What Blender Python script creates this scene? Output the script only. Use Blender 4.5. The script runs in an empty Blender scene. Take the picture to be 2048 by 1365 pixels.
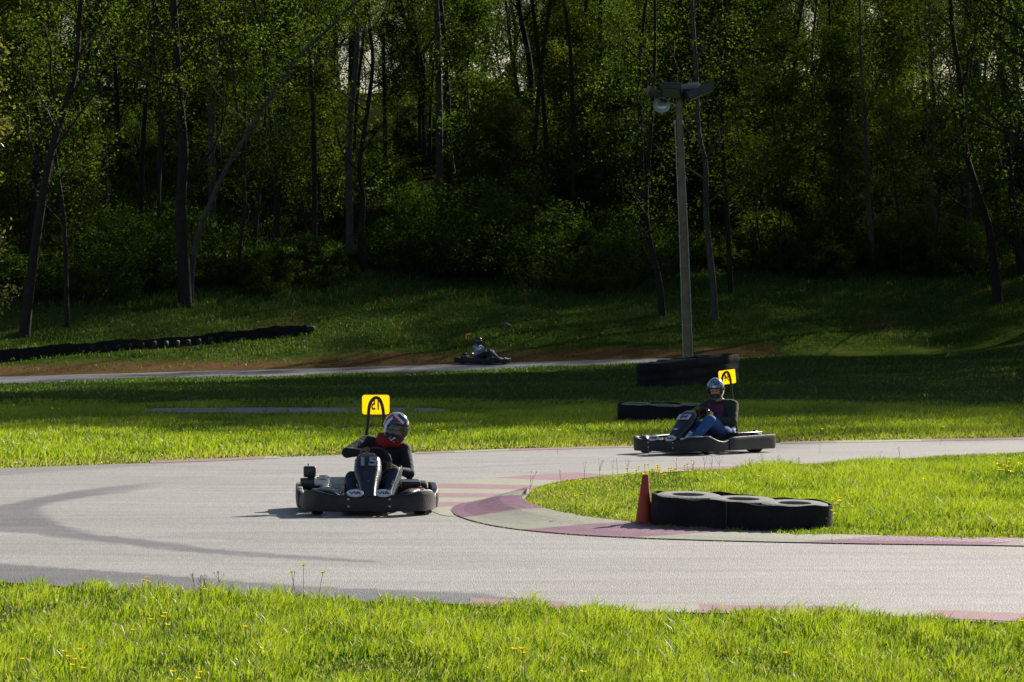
import bpy, bmesh, math, random
import numpy as np
from mathutils import Vector, Matrix
R = math.radians
random.seed(7); rng = np.random.default_rng(11)
sc = bpy.context.scene
COL = sc.collection

# ---------------------------------------------------------------- camera, sky, sun, exposure
F = 8200.0; H = 2.05; HOR = 613.0            # focal length in photo pixels, eye height, horizon row
cd = bpy.data.cameras.new('camera'); cam = bpy.data.objects.new('camera', cd); COL.objects.link(cam)
cd.sensor_width = 36; cd.lens = F/2048*36; cd.clip_start = 0.5; cd.clip_end = 6000
cam.location = (0, 0, H); cam.rotation_euler = (R(90) - math.atan((682.5-HOR)/F), 0, 0)
sc.camera = cam
SUN_EL, SUN_AZ = 27.0, 33.0                  # the sun stands ahead of the camera, to the right
w = bpy.data.worlds.new('World'); sc.world = w; w.use_nodes = True
nt = w.node_tree; bg = nt.nodes['Background']
sky = nt.nodes.new('ShaderNodeTexSky'); sky.sky_type = 'NISHITA'; sky.sun_disc = False
sky.sun_elevation = R(SUN_EL); sky.sun_rotation = R(SUN_AZ)
nt.links.new(sky.outputs[0], bg.inputs[0]); bg.inputs[1].default_value = 0.05
sd = bpy.data.lights.new('sun', 'SUN'); sun = bpy.data.objects.new('sun', sd); COL.objects.link(sun)
sd.energy = 5.0; sd.angle = R(0.5); sd.color = (1.0, 0.93, 0.82)
sv = Vector((math.sin(R(SUN_AZ))*math.cos(R(SUN_EL)), math.cos(R(SUN_AZ))*math.cos(R(SUN_EL)), math.sin(R(SUN_EL))))
sun.rotation_euler = sv.to_track_quat('Z', 'Y').to_euler()
sc.view_settings.view_transform = 'Standard'; sc.view_settings.look = 'None'
sc.view_settings.exposure = 0.68; sc.view_settings.gamma = 1.0
sc.render.engine = 'CYCLES'; sc.render.resolution_x = 1024; sc.render.resolution_y = 682

# ---------------------------------------------------------------- helpers
def gp(x, y, z=0.0):                          # photo pixel -> point on the level z
    d = (H-z)*F/(y-HOR); return ((x-1024)/F*d, d)
def px(x, d): return (x-1024)/F*d
def pz(y, d): return H-(y-HOR)*d/F
def props(o, label=None, cat=None, group=None, kind=None):
    if label: o['label'] = label
    if cat: o['category'] = cat
    if group: o['group'] = group
    if kind: o['kind'] = kind
    return o
def empty(name, loc, rz=0, **k):
    o = bpy.data.objects.new(name, None); COL.objects.link(o); o.location = loc; o.rotation_euler = (0, 0, rz)
    o.empty_display_size = 0.2
    return props(o, **k)
class MB:
    def __init__(s): s.v = []; s.f = []; s.m = []
    def add(s, vs, fs, m=0, M=None):
        b = len(s.v)
        s.v += [tuple(M @ Vector(p)) for p in vs] if M is not None else [tuple(p) for p in vs]
        s.f += [tuple(i+b for i in f) for f in fs]; s.m += [m]*len(fs); return s
    def box(s, c, d, m=0, M=None, bev=0.0):
        if bev <= 0:
            x, y, z = [q/2 for q in d]
            vs = [(c[0]+i*x, c[1]+j*y, c[2]+k*z) for i in (-1, 1) for j in (-1, 1) for k in (-1, 1)]
            return s.add(vs, [(0,1,3,2),(4,6,7,5),(0,4,5,1),(2,3,7,6),(0,2,6,4),(1,5,7,3)], m, M)
        bm = bmesh.new(); bmesh.ops.create_cube(bm, size=1)
        for v in bm.verts: v.co = Vector((c[0]+v.co.x*d[0], c[1]+v.co.y*d[1], c[2]+v.co.z*d[2]))
        bmesh.ops.bevel(bm, geom=bm.edges[:], offset=bev, segments=3, affect='EDGES', profile=0.5)
        return s.addbm(bm, m, M)
    def addbm(s, bm, m=0, M=None):
        bm.verts.index_update(); vs = [v.co[:] for v in bm.verts]; fs = [[v.index for v in f.verts] for f in bm.faces]
        bm.free(); return s.add(vs, fs, m, M)
    def tube(s, pts, rad, n=8, m=0, cap=True, M=None):
        pts = [Vector(p) for p in pts]
        if not hasattr(rad, '__len__'): rad = [rad]*len(pts)
        vs = []; up = None
        for i, p in enumerate(pts):
            t = (pts[min(i+1, len(pts)-1)]-pts[max(i-1, 0)])
            if t.length < 1e-9: t = Vector((0, 0, 1))
            t.normalize()
            if up is None:
                up = Vector((0, 0, 1)) if abs(t.z) < .9 else Vector((1, 0, 0))
            a = (up-t*up.dot(t)).normalized(); b = t.cross(a); up = a
            for k in range(n):
                g = 2*math.pi*k/n; vs.append(p+(a*math.cos(g)+b*math.sin(g))*rad[i])
        fs = [(i*n+k, i*n+(k+1) % n, (i+1)*n+(k+1) % n, (i+1)*n+k) for i in range(len(pts)-1) for k in range(n)]
        if cap: fs += [tuple(range(n))[::-1], tuple((len(pts)-1)*n+k for k in range(n))]
        return s.add(vs, fs, m, M)
    def lathe(s, prof, n=24, m=0, M=None):    # prof = (r, z)
        vs = [(r*math.cos(2*math.pi*k/n), r*math.sin(2*math.pi*k/n), z) for r, z in prof for k in range(n)]
        L = len(prof)
        fs = [(i*n+k, i*n+(k+1) % n, (i+1)*n+(k+1) % n, (i+1)*n+k) for i in range(L-1) for k in range(n)]
        if prof[0][0] > 1e-6: fs.append(tuple(range(n))[::-1])
        if prof[-1][0] > 1e-6: fs.append(tuple((L-1)*n+k for k in range(n)))
        return s.add(vs, fs, m, M)
    def sphere(s, c, r, nu=20, nv=14, m=0, M=None):
        if not hasattr(r, '__len__'): r = (r, r, r)
        bm = bmesh.new(); bmesh.ops.create_uvsphere(bm, u_segments=nu, v_segments=nv, radius=1)
        for v in bm.verts: v.co = Vector((c[0]+v.co.x*r[0], c[1]+v.co.y*r[1], c[2]+v.co.z*r[2]))
        return s.addbm(bm, m, M)
    def loft(s, rings, m=0, cap=True, closed=True, M=None):
        n = len(rings[0]); vs = [p for r in rings for p in r]
        fs = [(i*n+k, i*n+(k+1) % n, (i+1)*n+(k+1) % n, (i+1)*n+k) for i in range(len(rings)-1) for k in range(n if closed else n-1)]
        if cap: fs += [tuple(range(n))[::-1], tuple((len(rings)-1)*n+k for k in range(n))]
        return s.add(vs, fs, m, M)
    def build(s, name, mats, parent=None, smooth=True, sharp=40, **k):
        me = bpy.data.meshes.new(name); me.from_pydata(s.v, [], s.f)
        if not isinstance(mats, (list, tuple)): mats = [mats]
        for mm in mats: me.materials.append(mm)
        me.polygons.foreach_set('material_index', s.m)
        if smooth:
            me.polygons.foreach_set('use_smooth', [True]*len(s.f))
            bm = bmesh.new(); bm.from_mesh(me); bmesh.ops.recalc_face_normals(bm, faces=bm.faces)
            for e in bm.edges:
                if len(e.link_faces) == 2 and e.calc_face_angle(0) > R(sharp): e.smooth = False
            bm.to_mesh(me); bm.free()
        o = bpy.data.objects.new(name, me); COL.objects.link(o)
        if parent: o.parent = parent
        return props(o, **k)

def nodes(m):
    m.use_nodes = True; n = m.node_tree.nodes; return n, m.node_tree.links, n['Principled BSDF']
def mat(name, c1, c2=None, scale=8.0, rough=0.6, bump=0.0, bscale=None, metal=0.0, spec=0.5, coat=0.0, world=False):
    m = bpy.data.materials.new(name); n, l, b = nodes(m)
    b.inputs['Roughness'].default_value = rough; b.inputs['Metallic'].default_value = metal
    b.inputs['Specular IOR Level'].default_value = spec; b.inputs['Coat Weight'].default_value = coat
    tc = n.new('ShaderNodeTexCoord'); src = tc.outputs['Object']
    if world:
        g = n.new('ShaderNodeNewGeometry'); src = g.outputs['Position']
    if c2 is None: c2 = tuple(q*0.75 for q in c1)
    nz = n.new('ShaderNodeTexNoise'); nz.inputs['Scale'].default_value = scale; nz.inputs['Detail'].default_value = 6
    nz.inputs['Roughness'].default_value = 0.65
    l.new(src, nz.inputs['Vector'])
    cr = n.new('ShaderNodeValToRGB'); cr.color_ramp.elements[0].position = .35; cr.color_ramp.elements[1].position = .65
    cr.color_ramp.elements[0].color = (*c1, 1); cr.color_ramp.elements[1].color = (*c2, 1)
    l.new(nz.outputs['Fac'], cr.inputs['Fac']); l.new(cr.outputs['Color'], b.inputs['Base Color'])
    if bump > 0:
        n2 = n.new('ShaderNodeTexNoise'); n2.inputs['Scale'].default_value = bscale or scale*4; n2.inputs['Detail'].default_value = 4
        l.new(src, n2.inputs['Vector'])
        bp = n.new('ShaderNodeBump'); bp.inputs['Strength'].default_value = bump; bp.inputs['Distance'].default_value = 0.02
        l.new(n2.outputs['Fac'], bp.inputs['Height']); l.new(bp.outputs['Normal'], b.inputs['Normal'])
    return m
def leafmat(name, stops, trans, tcol=1.6, rough=0.4, gloss=0.06):
    m = bpy.data.materials.new(name); n, l, b = nodes(m); n.remove(b); out = n['Material Output']
    at = n.new('ShaderNodeAttribute'); at.attribute_name = 'rnd'
    cr = n.new('ShaderNodeValToRGB'); e = cr.color_ramp.elements
    while len(e) < len(stops): e.new(.5)
    for i, (p, c) in enumerate(stops): e[i].position = p; e[i].color = (*c, 1)
    l.new(at.outputs['Fac'], cr.inputs['Fac'])
    d = n.new('ShaderNodeBsdfDiffuse'); t = n.new('ShaderNodeBsdfTranslucent'); g = n.new('ShaderNodeBsdfGlossy')
    g.inputs['Roughness'].default_value = rough
    sc_ = n.new('ShaderNodeVectorMath'); sc_.operation = 'MULTIPLY'; sc_.inputs[1].default_value = (tcol*.97, tcol, tcol*.42)
    l.new(cr.outputs['Color'], d.inputs['Color']); l.new(cr.outputs['Color'], sc_.inputs[0]); l.new(sc_.outputs[0], t.inputs['Color'])
    m1 = n.new('ShaderNodeMixShader'); m1.inputs[0].default_value = trans
    l.new(d.outputs[0], m1.inputs[1]); l.new(t.outputs[0], m1.inputs[2])
    m2 = n.new('ShaderNodeMixShader'); m2.inputs[0].default_value = gloss
    l.new(m1.outputs[0], m2.inputs[1]); l.new(g.outputs[0], m2.inputs[2]); l.new(m2.outputs[0], out.inputs[0])
    return m
def npmesh(name, V, L, S, mats, rnd=None, parent=None, smooth=False, **k):
    me = bpy.data.meshes.new(name); V = np.asarray(V, np.float32)
    me.vertices.add(len(V)); me.vertices.foreach_set('co', V.ravel())
    me.loops.add(len(L)); me.loops.foreach_set('vertex_index', np.asarray(L, np.int32))
    st = np.concatenate([[0], np.cumsum(S)[:-1]]).astype(np.int32)
    me.polygons.add(len(S)); me.polygons.foreach_set('loop_start', st); me.polygons.foreach_set('loop_total', np.asarray(S, np.int32))
    for mm in (mats if isinstance(mats, (list, tuple)) else [mats]): me.materials.append(mm)
    if smooth: me.polygons.foreach_set('use_smooth', np.ones(len(S), bool))
    if rnd is not None:
        a = me.attributes.new('rnd', 'FLOAT', 'FACE'); a.data.foreach_set('value', np.asarray(rnd, np.float32))
    me.update(calc_edges=True)
    o = bpy.data.objects.new(name, me); COL.objects.link(o)
    if parent: o.parent = parent
    return props(o, **k)

# value noise on numpy arrays
_tab = rng.random((256, 256))
def vnoise(x, y):
    xi = np.floor(x).astype(int); yi = np.floor(y).astype(int); fx = x-xi; fy = y-yi
    fx = fx*fx*(3-2*fx); fy = fy*fy*(3-2*fy)
    g = lambda a, b: _tab[a % 256, b % 256]
    return (g(xi, yi)*(1-fx)+g(xi+1, yi)*fx)*(1-fy)+(g(xi, yi+1)*(1-fx)+g(xi+1, yi+1)*fx)*fy
def fbm(x, y): return (vnoise(x, y)+.5*vnoise(x*2.1+9, y*2.1+3)+.25*vnoise(x*4.3+5, y*4.3+7))/1.75
def inpoly(P, X, Y):
    r = np.zeros(np.shape(X), bool); n = len(P); j = n-1
    for i in range(n):
        xi, yi = P[i]; xj, yj = P[j]
        c = ((yi > Y) != (yj > Y)) & (X < (xj-xi)*(Y-yi)/((yj-yi) or 1e-9)+xi); r ^= c; j = i
    return r
def pdist(P, X, Y, close=True):
    D = np.full(np.shape(X), 1e9); n = len(P)
    for i in range(n if close else n-1):
        a = np.array(P[i], float); b = np.array(P[(i+1) % n], float); ab = b-a; L2 = max((ab**2).sum(), 1e-12)
        t = np.clip(((X-a[0])*ab[0]+(Y-a[1])*ab[1])/L2, 0, 1)
        D = np.minimum(D, np.hypot(X-a[0]-t*ab[0], Y-a[1]-t*ab[1]))
    return D
def catmull(P, n):
    P = [np.array(p, float) for p in P]; out = []
    for i in range(len(P)-1):
        p0, p1, p2, p3 = P[max(i-1, 0)], P[i], P[i+1], P[min(i+2, len(P)-1)]
        for k in range(n):
            t = k/n; out.append(.5*((2*p1)+(p2-p0)*t+(2*p0-5*p1+4*p2-p3)*t*t+(3*p1-p0-3*p2+p3)*t**3))
    out.append(P[-1]); return out
def resample(P, n):
    P = np.array(P, float); s = np.concatenate([[0], np.cumsum(np.linalg.norm(np.diff(P, axis=0), axis=1))])
    t = np.linspace(0, s[-1], n); return np.stack([np.interp(t, s, P[:, k]) for k in range(P.shape[1])], 1)

# ---------------------------------------------------------------- the ground
def ss(t): t = np.clip(t, 0, 1); return t*t*(3-2*t)
def y_front(X): return 150.5+.72*np.clip(X, -60, 30)         # near edge of the far track
ROADW = 6.5
def tz(X, Y):
    X = np.asarray(X, float); Y = np.asarray(Y, float)
    yf = y_front(X); zf = np.interp(X, [-40, -17, -1, 10.5, 30], [-.9, -.6, -.35, 0, .2])
    zb = zf+np.interp(X, [-17, -1, 10.5], [.15, .18, .04])
    field = zf*ss((Y-84)/(yf-84))
    road = zf+(zb-zf)*np.clip((Y-yf)/ROADW, 0, 1)
    s = np.clip(Y-yf-ROADW, 0, None)
    hill = zb+.165*np.minimum(s, 30)+.24*np.clip(s-30, 0, 36)
    z = np.where(Y < yf, field, np.where(s > 0, hill, road))
    rise = ss((X-16)/44)*ss((Y-84)/40)*9*(1-ss((Y-190)/60))
    z = z+rise+(fbm(X*.18, Y*.12)-.5)*.5*ss((Y-90)/40)*np.where(np.abs(Y-yf-3) < 5, .15, 1)
    return z
def tzs(x, y): return float(tz(x, y))

def ground_mat():
    m = bpy.data.materials.new('grass_ground'); n, l, b = nodes(m)
    b.inputs['Roughness'].default_value = 1; b.inputs['Specular IOR Level'].default_value = 0
    g = n.new('ShaderNodeNewGeometry')
    def noise(s, d=6, sc3=(1, 1, 1)):
        mp = n.new('ShaderNodeMapping'); mp.inputs['Scale'].default_value = sc3
        z = n.new('ShaderNodeTexNoise'); z.inputs['Scale'].default_value = s; z.inputs['Detail'].default_value = d
        l.new(g.outputs['Position'], mp.inputs[0]); l.new(mp.outputs[0], z.inputs['Vector']); return z
    n1 = noise(.35); n2 = noise(6); n3 = noise(30)
    r1 = n.new('ShaderNodeValToRGB'); r1.color_ramp.elements[0].position = .35; r1.color_ramp.elements[1].position = .7
    r1.color_ramp.elements[0].color = (.045, .085, .016, 1); r1.color_ramp.elements[1].color = (.10, .13, .03, 1)
    l.new(n1.outputs['Fac'], r1.inputs['Fac'])
    r2 = n.new('ShaderNodeMixRGB'); r2.blend_type = 'MULTIPLY'; r2.inputs[0].default_value = .8
    r3 = n.new('ShaderNodeValToRGB'); r3.color_ramp.elements[0].position = .3; r3.color_ramp.elements[1].position = .7
    r3.color_ramp.elements[0].color = (.45, .45, .4, 1); r3.color_ramp.elements[1].color = (1.3, 1.3, 1.1, 1)
    l.new(n2.outputs['Fac'], r3.inputs['Fac']); l.new(r1.outputs[0], r2.inputs[1]); l.new(r3.outputs[0], r2.inputs[2])
    at = n.new('ShaderNodeAttribute'); at.attribute_name = 'dirt'
    mx = n.new('ShaderNodeMixRGB'); mx.inputs[2].default_value = (.17, .088, .048, 1)
    ad = n.new('ShaderNodeMath'); ad.operation = 'ADD'; ad.inputs[1].default_value = -.5
    l.new(n2.outputs['Fac'], ad.inputs[0])
    a2 = n.new('ShaderNodeMath'); a2.operation = 'MULTIPLY_ADD'; a2.inputs[1].default_value = 1.4; a2.use_clamp = True
    l.new(ad.outputs[0], a2.inputs[0]); l.new(at.outputs['Fac'], a2.inputs[2])
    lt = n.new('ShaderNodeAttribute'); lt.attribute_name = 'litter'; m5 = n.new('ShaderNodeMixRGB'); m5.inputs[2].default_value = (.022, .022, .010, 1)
    l.new(lt.outputs['Fac'], m5.inputs[0]); l.new(r2.outputs[0], m5.inputs[1])
    l.new(a2.outputs[0], mx.inputs[0]); l.new(m5.outputs[0], mx.inputs[1]); l.new(mx.outputs[0], b.inputs['Base Color'])
    bp = n.new('ShaderNodeBump'); bp.inputs['Strength'].default_value = .9; bp.inputs['Distance'].default_value = .05
    l.new(n3.outputs['Fac'], bp.inputs['Height']); l.new(bp.outputs[0], b.inputs['Normal'])
    return m
xs = np.concatenate([[-2500, -1200, -500, -220, -120, -80, -55], np.arange(-40, 60.1, .5), [70, 90, 130, 220, 500, 1200, 2500]])
ys = np.concatenate([[-300, -60, 0, 15], np.arange(20, 84, 4.0), np.arange(84, 245.1, .5), [260, 300, 380, 600, 1200, 2500, 4500]])
GX, GY = np.meshgrid(xs, ys); GZ = tz(GX, GY)
nx, ny = len(xs), len(ys)
ii = (np.arange(ny-1)[:, None]*nx+np.arange(nx-1)[None, :]).ravel()
L = np.stack([ii, ii+1, ii+nx+1, ii+nx], 1).ravel()
gmat = ground_mat()
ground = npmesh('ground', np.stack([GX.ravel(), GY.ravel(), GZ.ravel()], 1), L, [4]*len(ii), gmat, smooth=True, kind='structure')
sback = GY-y_front(GX)-ROADW
dirt = ss(1-(np.abs(sback-1.3)-.8)/1.5)*(.55+.9*fbm(GX*.3, GY*.5))*ss((-sback+20)/3)
dirt = np.maximum(dirt, ss((fbm(GX*.33+40, GY*.2)-.66)/.1)*.9*((sback > 3) & (sback < 13)))
dirt = dirt*np.where((GX > 10.5) & (sback < 3.2), .0, 1)
dirt = np.where((GY < 84) | (sback < -.3), -1, dirt-.25)
a = ground.data.attributes.new('dirt', 'FLOAT', 'POINT'); a.data.foreach_set('value', dirt.ravel().astype(np.float32))

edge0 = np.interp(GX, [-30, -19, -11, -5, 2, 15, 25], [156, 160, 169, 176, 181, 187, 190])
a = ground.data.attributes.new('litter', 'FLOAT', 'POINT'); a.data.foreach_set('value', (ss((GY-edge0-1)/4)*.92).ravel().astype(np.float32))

# asphalt of the hairpin (photo pixels of its edges, laid on the ground)
near_edge = [(-900, 1105), (0, 1168), (500, 1199), (1000, 1215), (1500, 1230), (2048, 1251), (2900, 1286)]
far_edge = [(3100, 858), (2400, 872), (2048, 878), (1700, 885), (1300, 894), (1000, 903), (600, 915), (300, 928), (0, 939), (-400, 956), (-900, 980)]
kerb_out = [(3000, 1118), (2400, 1107), (2048, 1097), (1700, 1092), (1400, 1085), (1200, 1077), (1080, 1068), (1000, 1058), (945, 1046), (912, 1034), (903, 1024), (915, 1014), (950, 1005), (1000, 998), (1052, 993)]
kerb_in = [(3000, 1100), (2400, 1090), (2048, 1083), (1700, 1076), (1400, 1063), (1200, 1050), (1120, 1041), (1080, 1033), (1055, 1024), (1045, 1016), (1044, 1009), (1046, 1004), (1049, 1000), (1052, 997), (1056, 993)]
isl_top = [(1056, 993), (1068, 981), (1110, 968), (1180, 958), (1280, 949), (1500, 940), (1700, 926), (1900, 915), (2048, 908), (2400, 893), (3000, 876)]
G = lambda P: [gp(*p) for p in P]
def g_smooth(P, n=8): return catmull(G(P), n)
island = [tuple(p) for p in g_smooth(kerb_in)]+[tuple(p) for p in g_smooth(isl_top)][1:]
track_outer = [tuple(p) for p in g_smooth(near_edge)]+[tuple(p) for p in g_smooth(far_edge)]
from mathutils.geometry import delaunay_2d_cdt
def tri_region(name, outer, mtl, z, inside_pts, hole=None, **k):
    vs = [Vector(p) for p in outer]; ed = [(i, (i+1) % len(outer)) for i in range(len(outer))]
    if hole:
        b = len(vs); vs += [Vector(p) for p in hole]; ed += [(b+i, b+(i+1) % len(hole)) for i in range(len(hole))]
    vs += [Vector(p) for p in inside_pts]
    r = delaunay_2d_cdt(vs, ed, [], 0, 1e-5)
    V = np.array([(p.x, p.y) for p in r[0]]); T = np.array([t for t in r[2]])
    c = V[T].mean(1); ok = inpoly(outer, c[:, 0], c[:, 1])
    if hole: ok &= ~inpoly(hole, c[:, 0], c[:, 1])
    T = T[ok]; zz = np.full(len(V), z)
    return npmesh(name, np.column_stack([V, zz]), T.ravel(), [3]*len(T), mtl, smooth=True, **k), V
def asphalt_mat(name, ca, cb, attr=True):
    m = bpy.data.materials.new(name); n, l, b = nodes(m)
    b.inputs['Roughness'].default_value = .62; b.inputs['Specular IOR Level'].default_value = .45
    g = n.new('ShaderNodeNewGeometry')
    def noise(s, d, sc3=(1, 1, 1)):
        mp = n.new('ShaderNodeMapping'); mp.inputs['Scale'].default_value = sc3
        z = n.new('ShaderNodeTexNoise'); z.inputs['Scale'].default_value = s; z.inputs['Detail'].default_value = d
        l.new(g.outputs['Position'], mp.inputs[0]); l.new(mp.outputs[0], z.inputs['Vector']); return z
    n1 = noise(.5, 5, (.35, 1, 1)); n2 = noise(30, 3, (1, .16, 1)); n3 = noise(2.2, 7, (.25, 1.3, 1)); n4 = noise(90, 2, (1, .12, 1))
    r = n.new('ShaderNodeValToRGB'); r.color_ramp.elements[0].position = .3; r.color_ramp.elements[1].position = .7
    r.color_ramp.elements[0].color = (*ca, 1); r.color_ramp.elements[1].color = (*cb, 1); l.new(n1.outputs['Fac'], r.inputs['Fac'])
    last = r.outputs[0]
    for nn, lo, hi, f in ((n2, .86, 1.14, .8), (n3, .84, 1.12, .9), (n4, .84, 1.16, .9)):
        q = n.new('ShaderNodeValToRGB'); q.color_ramp.elements[0].position = .32; q.color_ramp.elements[1].position = .68
        q.color_ramp.elements[0].color = (lo, lo, lo, 1); q.color_ramp.elements[1].color = (hi, hi, hi, 1); l.new(nn.outputs['Fac'], q.inputs['Fac'])
        x = n.new('ShaderNodeMixRGB'); x.blend_type = 'MULTIPLY'; x.inputs[0].default_value = f
        l.new(last, x.inputs[1]); l.new(q.outputs[0], x.inputs[2]); last = x.outputs[0]
    if attr:
        at = n.new('ShaderNodeAttribute'); at.attribute_name = 'dark'
        x = n.new('ShaderNodeMixRGB'); x.blend_type = 'MULTIPLY'; x.inputs[2].default_value = (.40, .415, .46, 1)
        l.new(at.outputs['Fac'], x.inputs[0]); l.new(last, x.inputs[1]); last = x.outputs[0]
    l.new(last, b.inputs['Base Color'])
    bp = n.new('ShaderNodeBump'); bp.inputs['Strength'].default_value = .5; bp.inputs['Distance'].default_value = .01
    l.new(n4.outputs['Fac'], bp.inputs['Height']); l.new(bp.outputs[0], b.inputs['Normal'])
    return m
asph = asphalt_mat('worn_asphalt', (.30, .284, .266), (.35, .334, .315))
hole = [tuple(p) for p in g_smooth(kerb_in, 4)]+[tuple(p) for p in g_smooth(isl_top, 4)][1:]
ax, ay = np.meshgrid(np.arange(-7.5, 9, .12), np.arange(26, 66, .16)); ax = ax+np.where((np.arange(ay.shape[0]) % 2)[:, None], .06, 0)
ax, ay = ax.ravel(), ay.ravel()
keep = inpoly(track_outer, ax, ay) & (pdist(track_outer, ax, ay) > .08) & ~inpoly(hole, ax, ay) & (pdist(hole, ax, ay) > .08)
track, TV = tri_region('race_track', track_outer, asph, .012, list(zip(ax[keep], ay[keep])), hole=hole, kind='structure')
PXc = TV[:, 0]/TV[:, 1]*F+1024; PYc = HOR+H*F/TV[:, 1]
wob = (fbm(TV[:, 0]*2, TV[:, 1]*1.2)-.5)
skid = [(330, 965), (250, 973), (150, 984), (50, 1003), (-40, 1022), (-300, 1040), (-300, 1058), (0, 1066), (60, 1070), (150, 1082), (250, 1092), (350, 1106), (450, 1113), (600, 1122), (760, 1130), (760, 1126), (600, 1115), (400, 1099), (300, 1084), (200, 1073), (150, 1062), (120, 1050), (85, 1033), (75, 1021), (100, 1010), (150, 1000), (250, 988), (340, 972)]
def soft(poly, X, Y, wy, wid):
    d = pdist([(p[0]*.25, p[1]) for p in poly], X*.25, Y); s = np.where(inpoly(poly, X, Y), -d, d)+wob*wy
    return ss(.5-s/wid)
dark = soft(skid, PXc, PYc, 3.5, 3)*(.95+.5*wob)*np.where(PYc < 1000, ss((370-PXc)/190), 1)
shoulder = [(-900, 1085), (0, 1131), (300, 1152), (600, 1176), (950, 1191), (1060, 1203), (1000, 1230), (-900, 1200)]
dark = np.maximum(dark, soft(shoulder, PXc, PYc, 1.5, 1.5)*1.0)
dark = np.maximum(dark, soft([(-900, 985), (0, 953), (260, 936), (420, 924), (0, 930), (-900, 960)], PXc, PYc, 2, 4)*.45)
dark = np.maximum(dark, soft([(380, 1068), (560, 1066), (720, 1068), (850, 1061), (840, 1067), (700, 1076), (560, 1071), (380, 1071)], PXc, PYc, 5, 5)*.28)
for (x0, y0, x1, y1, wd, am) in ((860, 940, 1330, 922, 1.3, .3), (880, 930, 1200, 921, 1, .22), (700, 1140, 2100, 1150, 1.2, .3), (1000, 1132, 2100, 1136, .8, .22), (400, 1119, 1500, 1150, 1.5, .15), (300, 962, 700, 941, 2, .15), (1000, 1094, 2100, 1120, 5, .12), (450, 1084, 900, 1095, 3, .2), (100, 1100, 700, 1150, 3, .12), (1350, 1165, 2048, 1180, 1, .2)):
    t = np.clip((PXc-x0)/(x1-x0), 0, 1); yy = y0+(y1-y0)*t
    dark = np.maximum(dark, np.exp(-((PYc-yy-wob*4)/wd)**2)*am*((PXc > x0) & (PXc < x1)))
dark = np.clip(dark, 0, 1)
a = track.data.attributes.new('dark', 'FLOAT', 'POINT'); a.data.foreach_set('value', dark.astype(np.float32))

# kerbs: painted blocks
paint_r = mat('faded_red_paint', (.33, .15, .18), (.38, .23, .24), 9, .55, .3, 60, world=True)
paint_c = mat('faded_cream_paint', (.34, .335, .23), (.44, .43, .33), 9, .55, .3, 60, world=True)
kerb_r = mat('worn_kerb_red_with_painted_shade', (.19, .065, .12), (.28, .13, .185), 7, .5, .3, 60, world=True)  # worn red darkened: shade of the kerb's slope put into the colour
kerb_c = mat('worn_kerb_cream_with_painted_shade', (.29, .285, .20), (.38, .37, .28), 7, .5, .3, 60, world=True)  # worn cream darkened the same way, slope shade in the colour
paint_e = mat('kerb_concrete_edge', (.09, .075, .05), (.16, .13, .08), 12, .9, world=True)
def ribbon(name, A, B, zA, zB, cuts, first, n=240, groove=0, k=6, **kw):
    """painted kerb between the lines A and B (ground points) split in colour blocks at fractions cuts"""
    A = resample(A, n); B = resample(B, n); mb = MB()
    for i in range(n):
        for j in range(k+1):
            t = j/k; p = A[i]*(1-t)+B[i]*t; z = zA+(zB(i/n)-zA if callable(zB) else zB-zA)*ss(t*1.3)
            if groove and j >= 3 and (i % 4) < 2: z -= groove*(1 if j < k else .6)
            mb.v.append((p[0], p[1], float(z)))
    for i in range(n-1):
        c = sum(1 for q in cuts if (i+.5)/n > q)+first
        for j in range(k):
            q = i*(k+1)+j; mb.f.append((q, q+1, q+k+2, q+k+1)); mb.m.append(c % 2)
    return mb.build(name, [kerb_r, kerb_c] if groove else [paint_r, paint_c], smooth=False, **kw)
ko = g_smooth(kerb_out, 10); ki = g_smooth(kerb_in, 10)
def frac_of(P, pixel):
    P = np.array(P); g = np.array(gp(*pixel)); i = np.argmin(((P-g)**2).sum(1))
    s = np.concatenate([[0], np.cumsum(np.linalg.norm(np.diff(P, axis=0), axis=1))]); return s[i]/s[-1]
cuts = [frac_of(ko, p) for p in ((2400, 1107), (1990, 1096), (1610, 1090), (1275, 1081), (1045, 1064), (925, 1040), (925, 1011), (985, 1000))]
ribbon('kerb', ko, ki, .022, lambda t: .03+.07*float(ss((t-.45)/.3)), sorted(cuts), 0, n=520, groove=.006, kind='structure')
ap_out = [(1500, 934), (1300, 940), (1150, 948), (1010, 957), (900, 968), (850, 980), (835, 994), (838, 1008), (855, 1022), (885, 1034), (908, 1036)]
ap_in = [(1500, 941), (1320, 948), (1190, 958), (1110, 969), (1068, 982), (1052, 993), (1000, 998), (950, 1005), (915, 1014), (904, 1022), (906, 1030)]
ao = g_smooth(ap_out, 8); ai = g_smooth(ap_in, 8)
ribbon('painted_apron', ao, ai, .0165, .018, [.09, .22, .36, .47, .56, .64, .72, .80, .88], 0, n=200, kind='structure')
def edge_paint(P, wpx, cuts, first):
    A = g_smooth(P, 6); B = g_smooth([(x, y+wpx) for x, y in P], 6)
    ribbon('edge_paint', A, B, .0165, .0165, cuts, first, n=90, k=3, kind='structure')
edge_paint([(940, 1201), (1150, 1209), (1400, 1214), (1680, 1218), (1870, 1225), (2048, 1232), (2300, 1242)], 17, [.15, .34, .54, .68, .84], 0)
edge_paint([(300, 924), (420, 920), (560, 914)], 5, [.85], 0)
edge_paint([(830, 907), (1000, 901), (1150, 897)], 3.5, [.25, .6], 0)
edge_paint([(1150, 896.5), (1350, 892), (1500, 888)], 3.5, [.6], 0)
edge_paint([(1560, 886), (1700, 883.5), (1900, 880), (2100, 876)], 4, [.2, .5, .9], 0)

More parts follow.
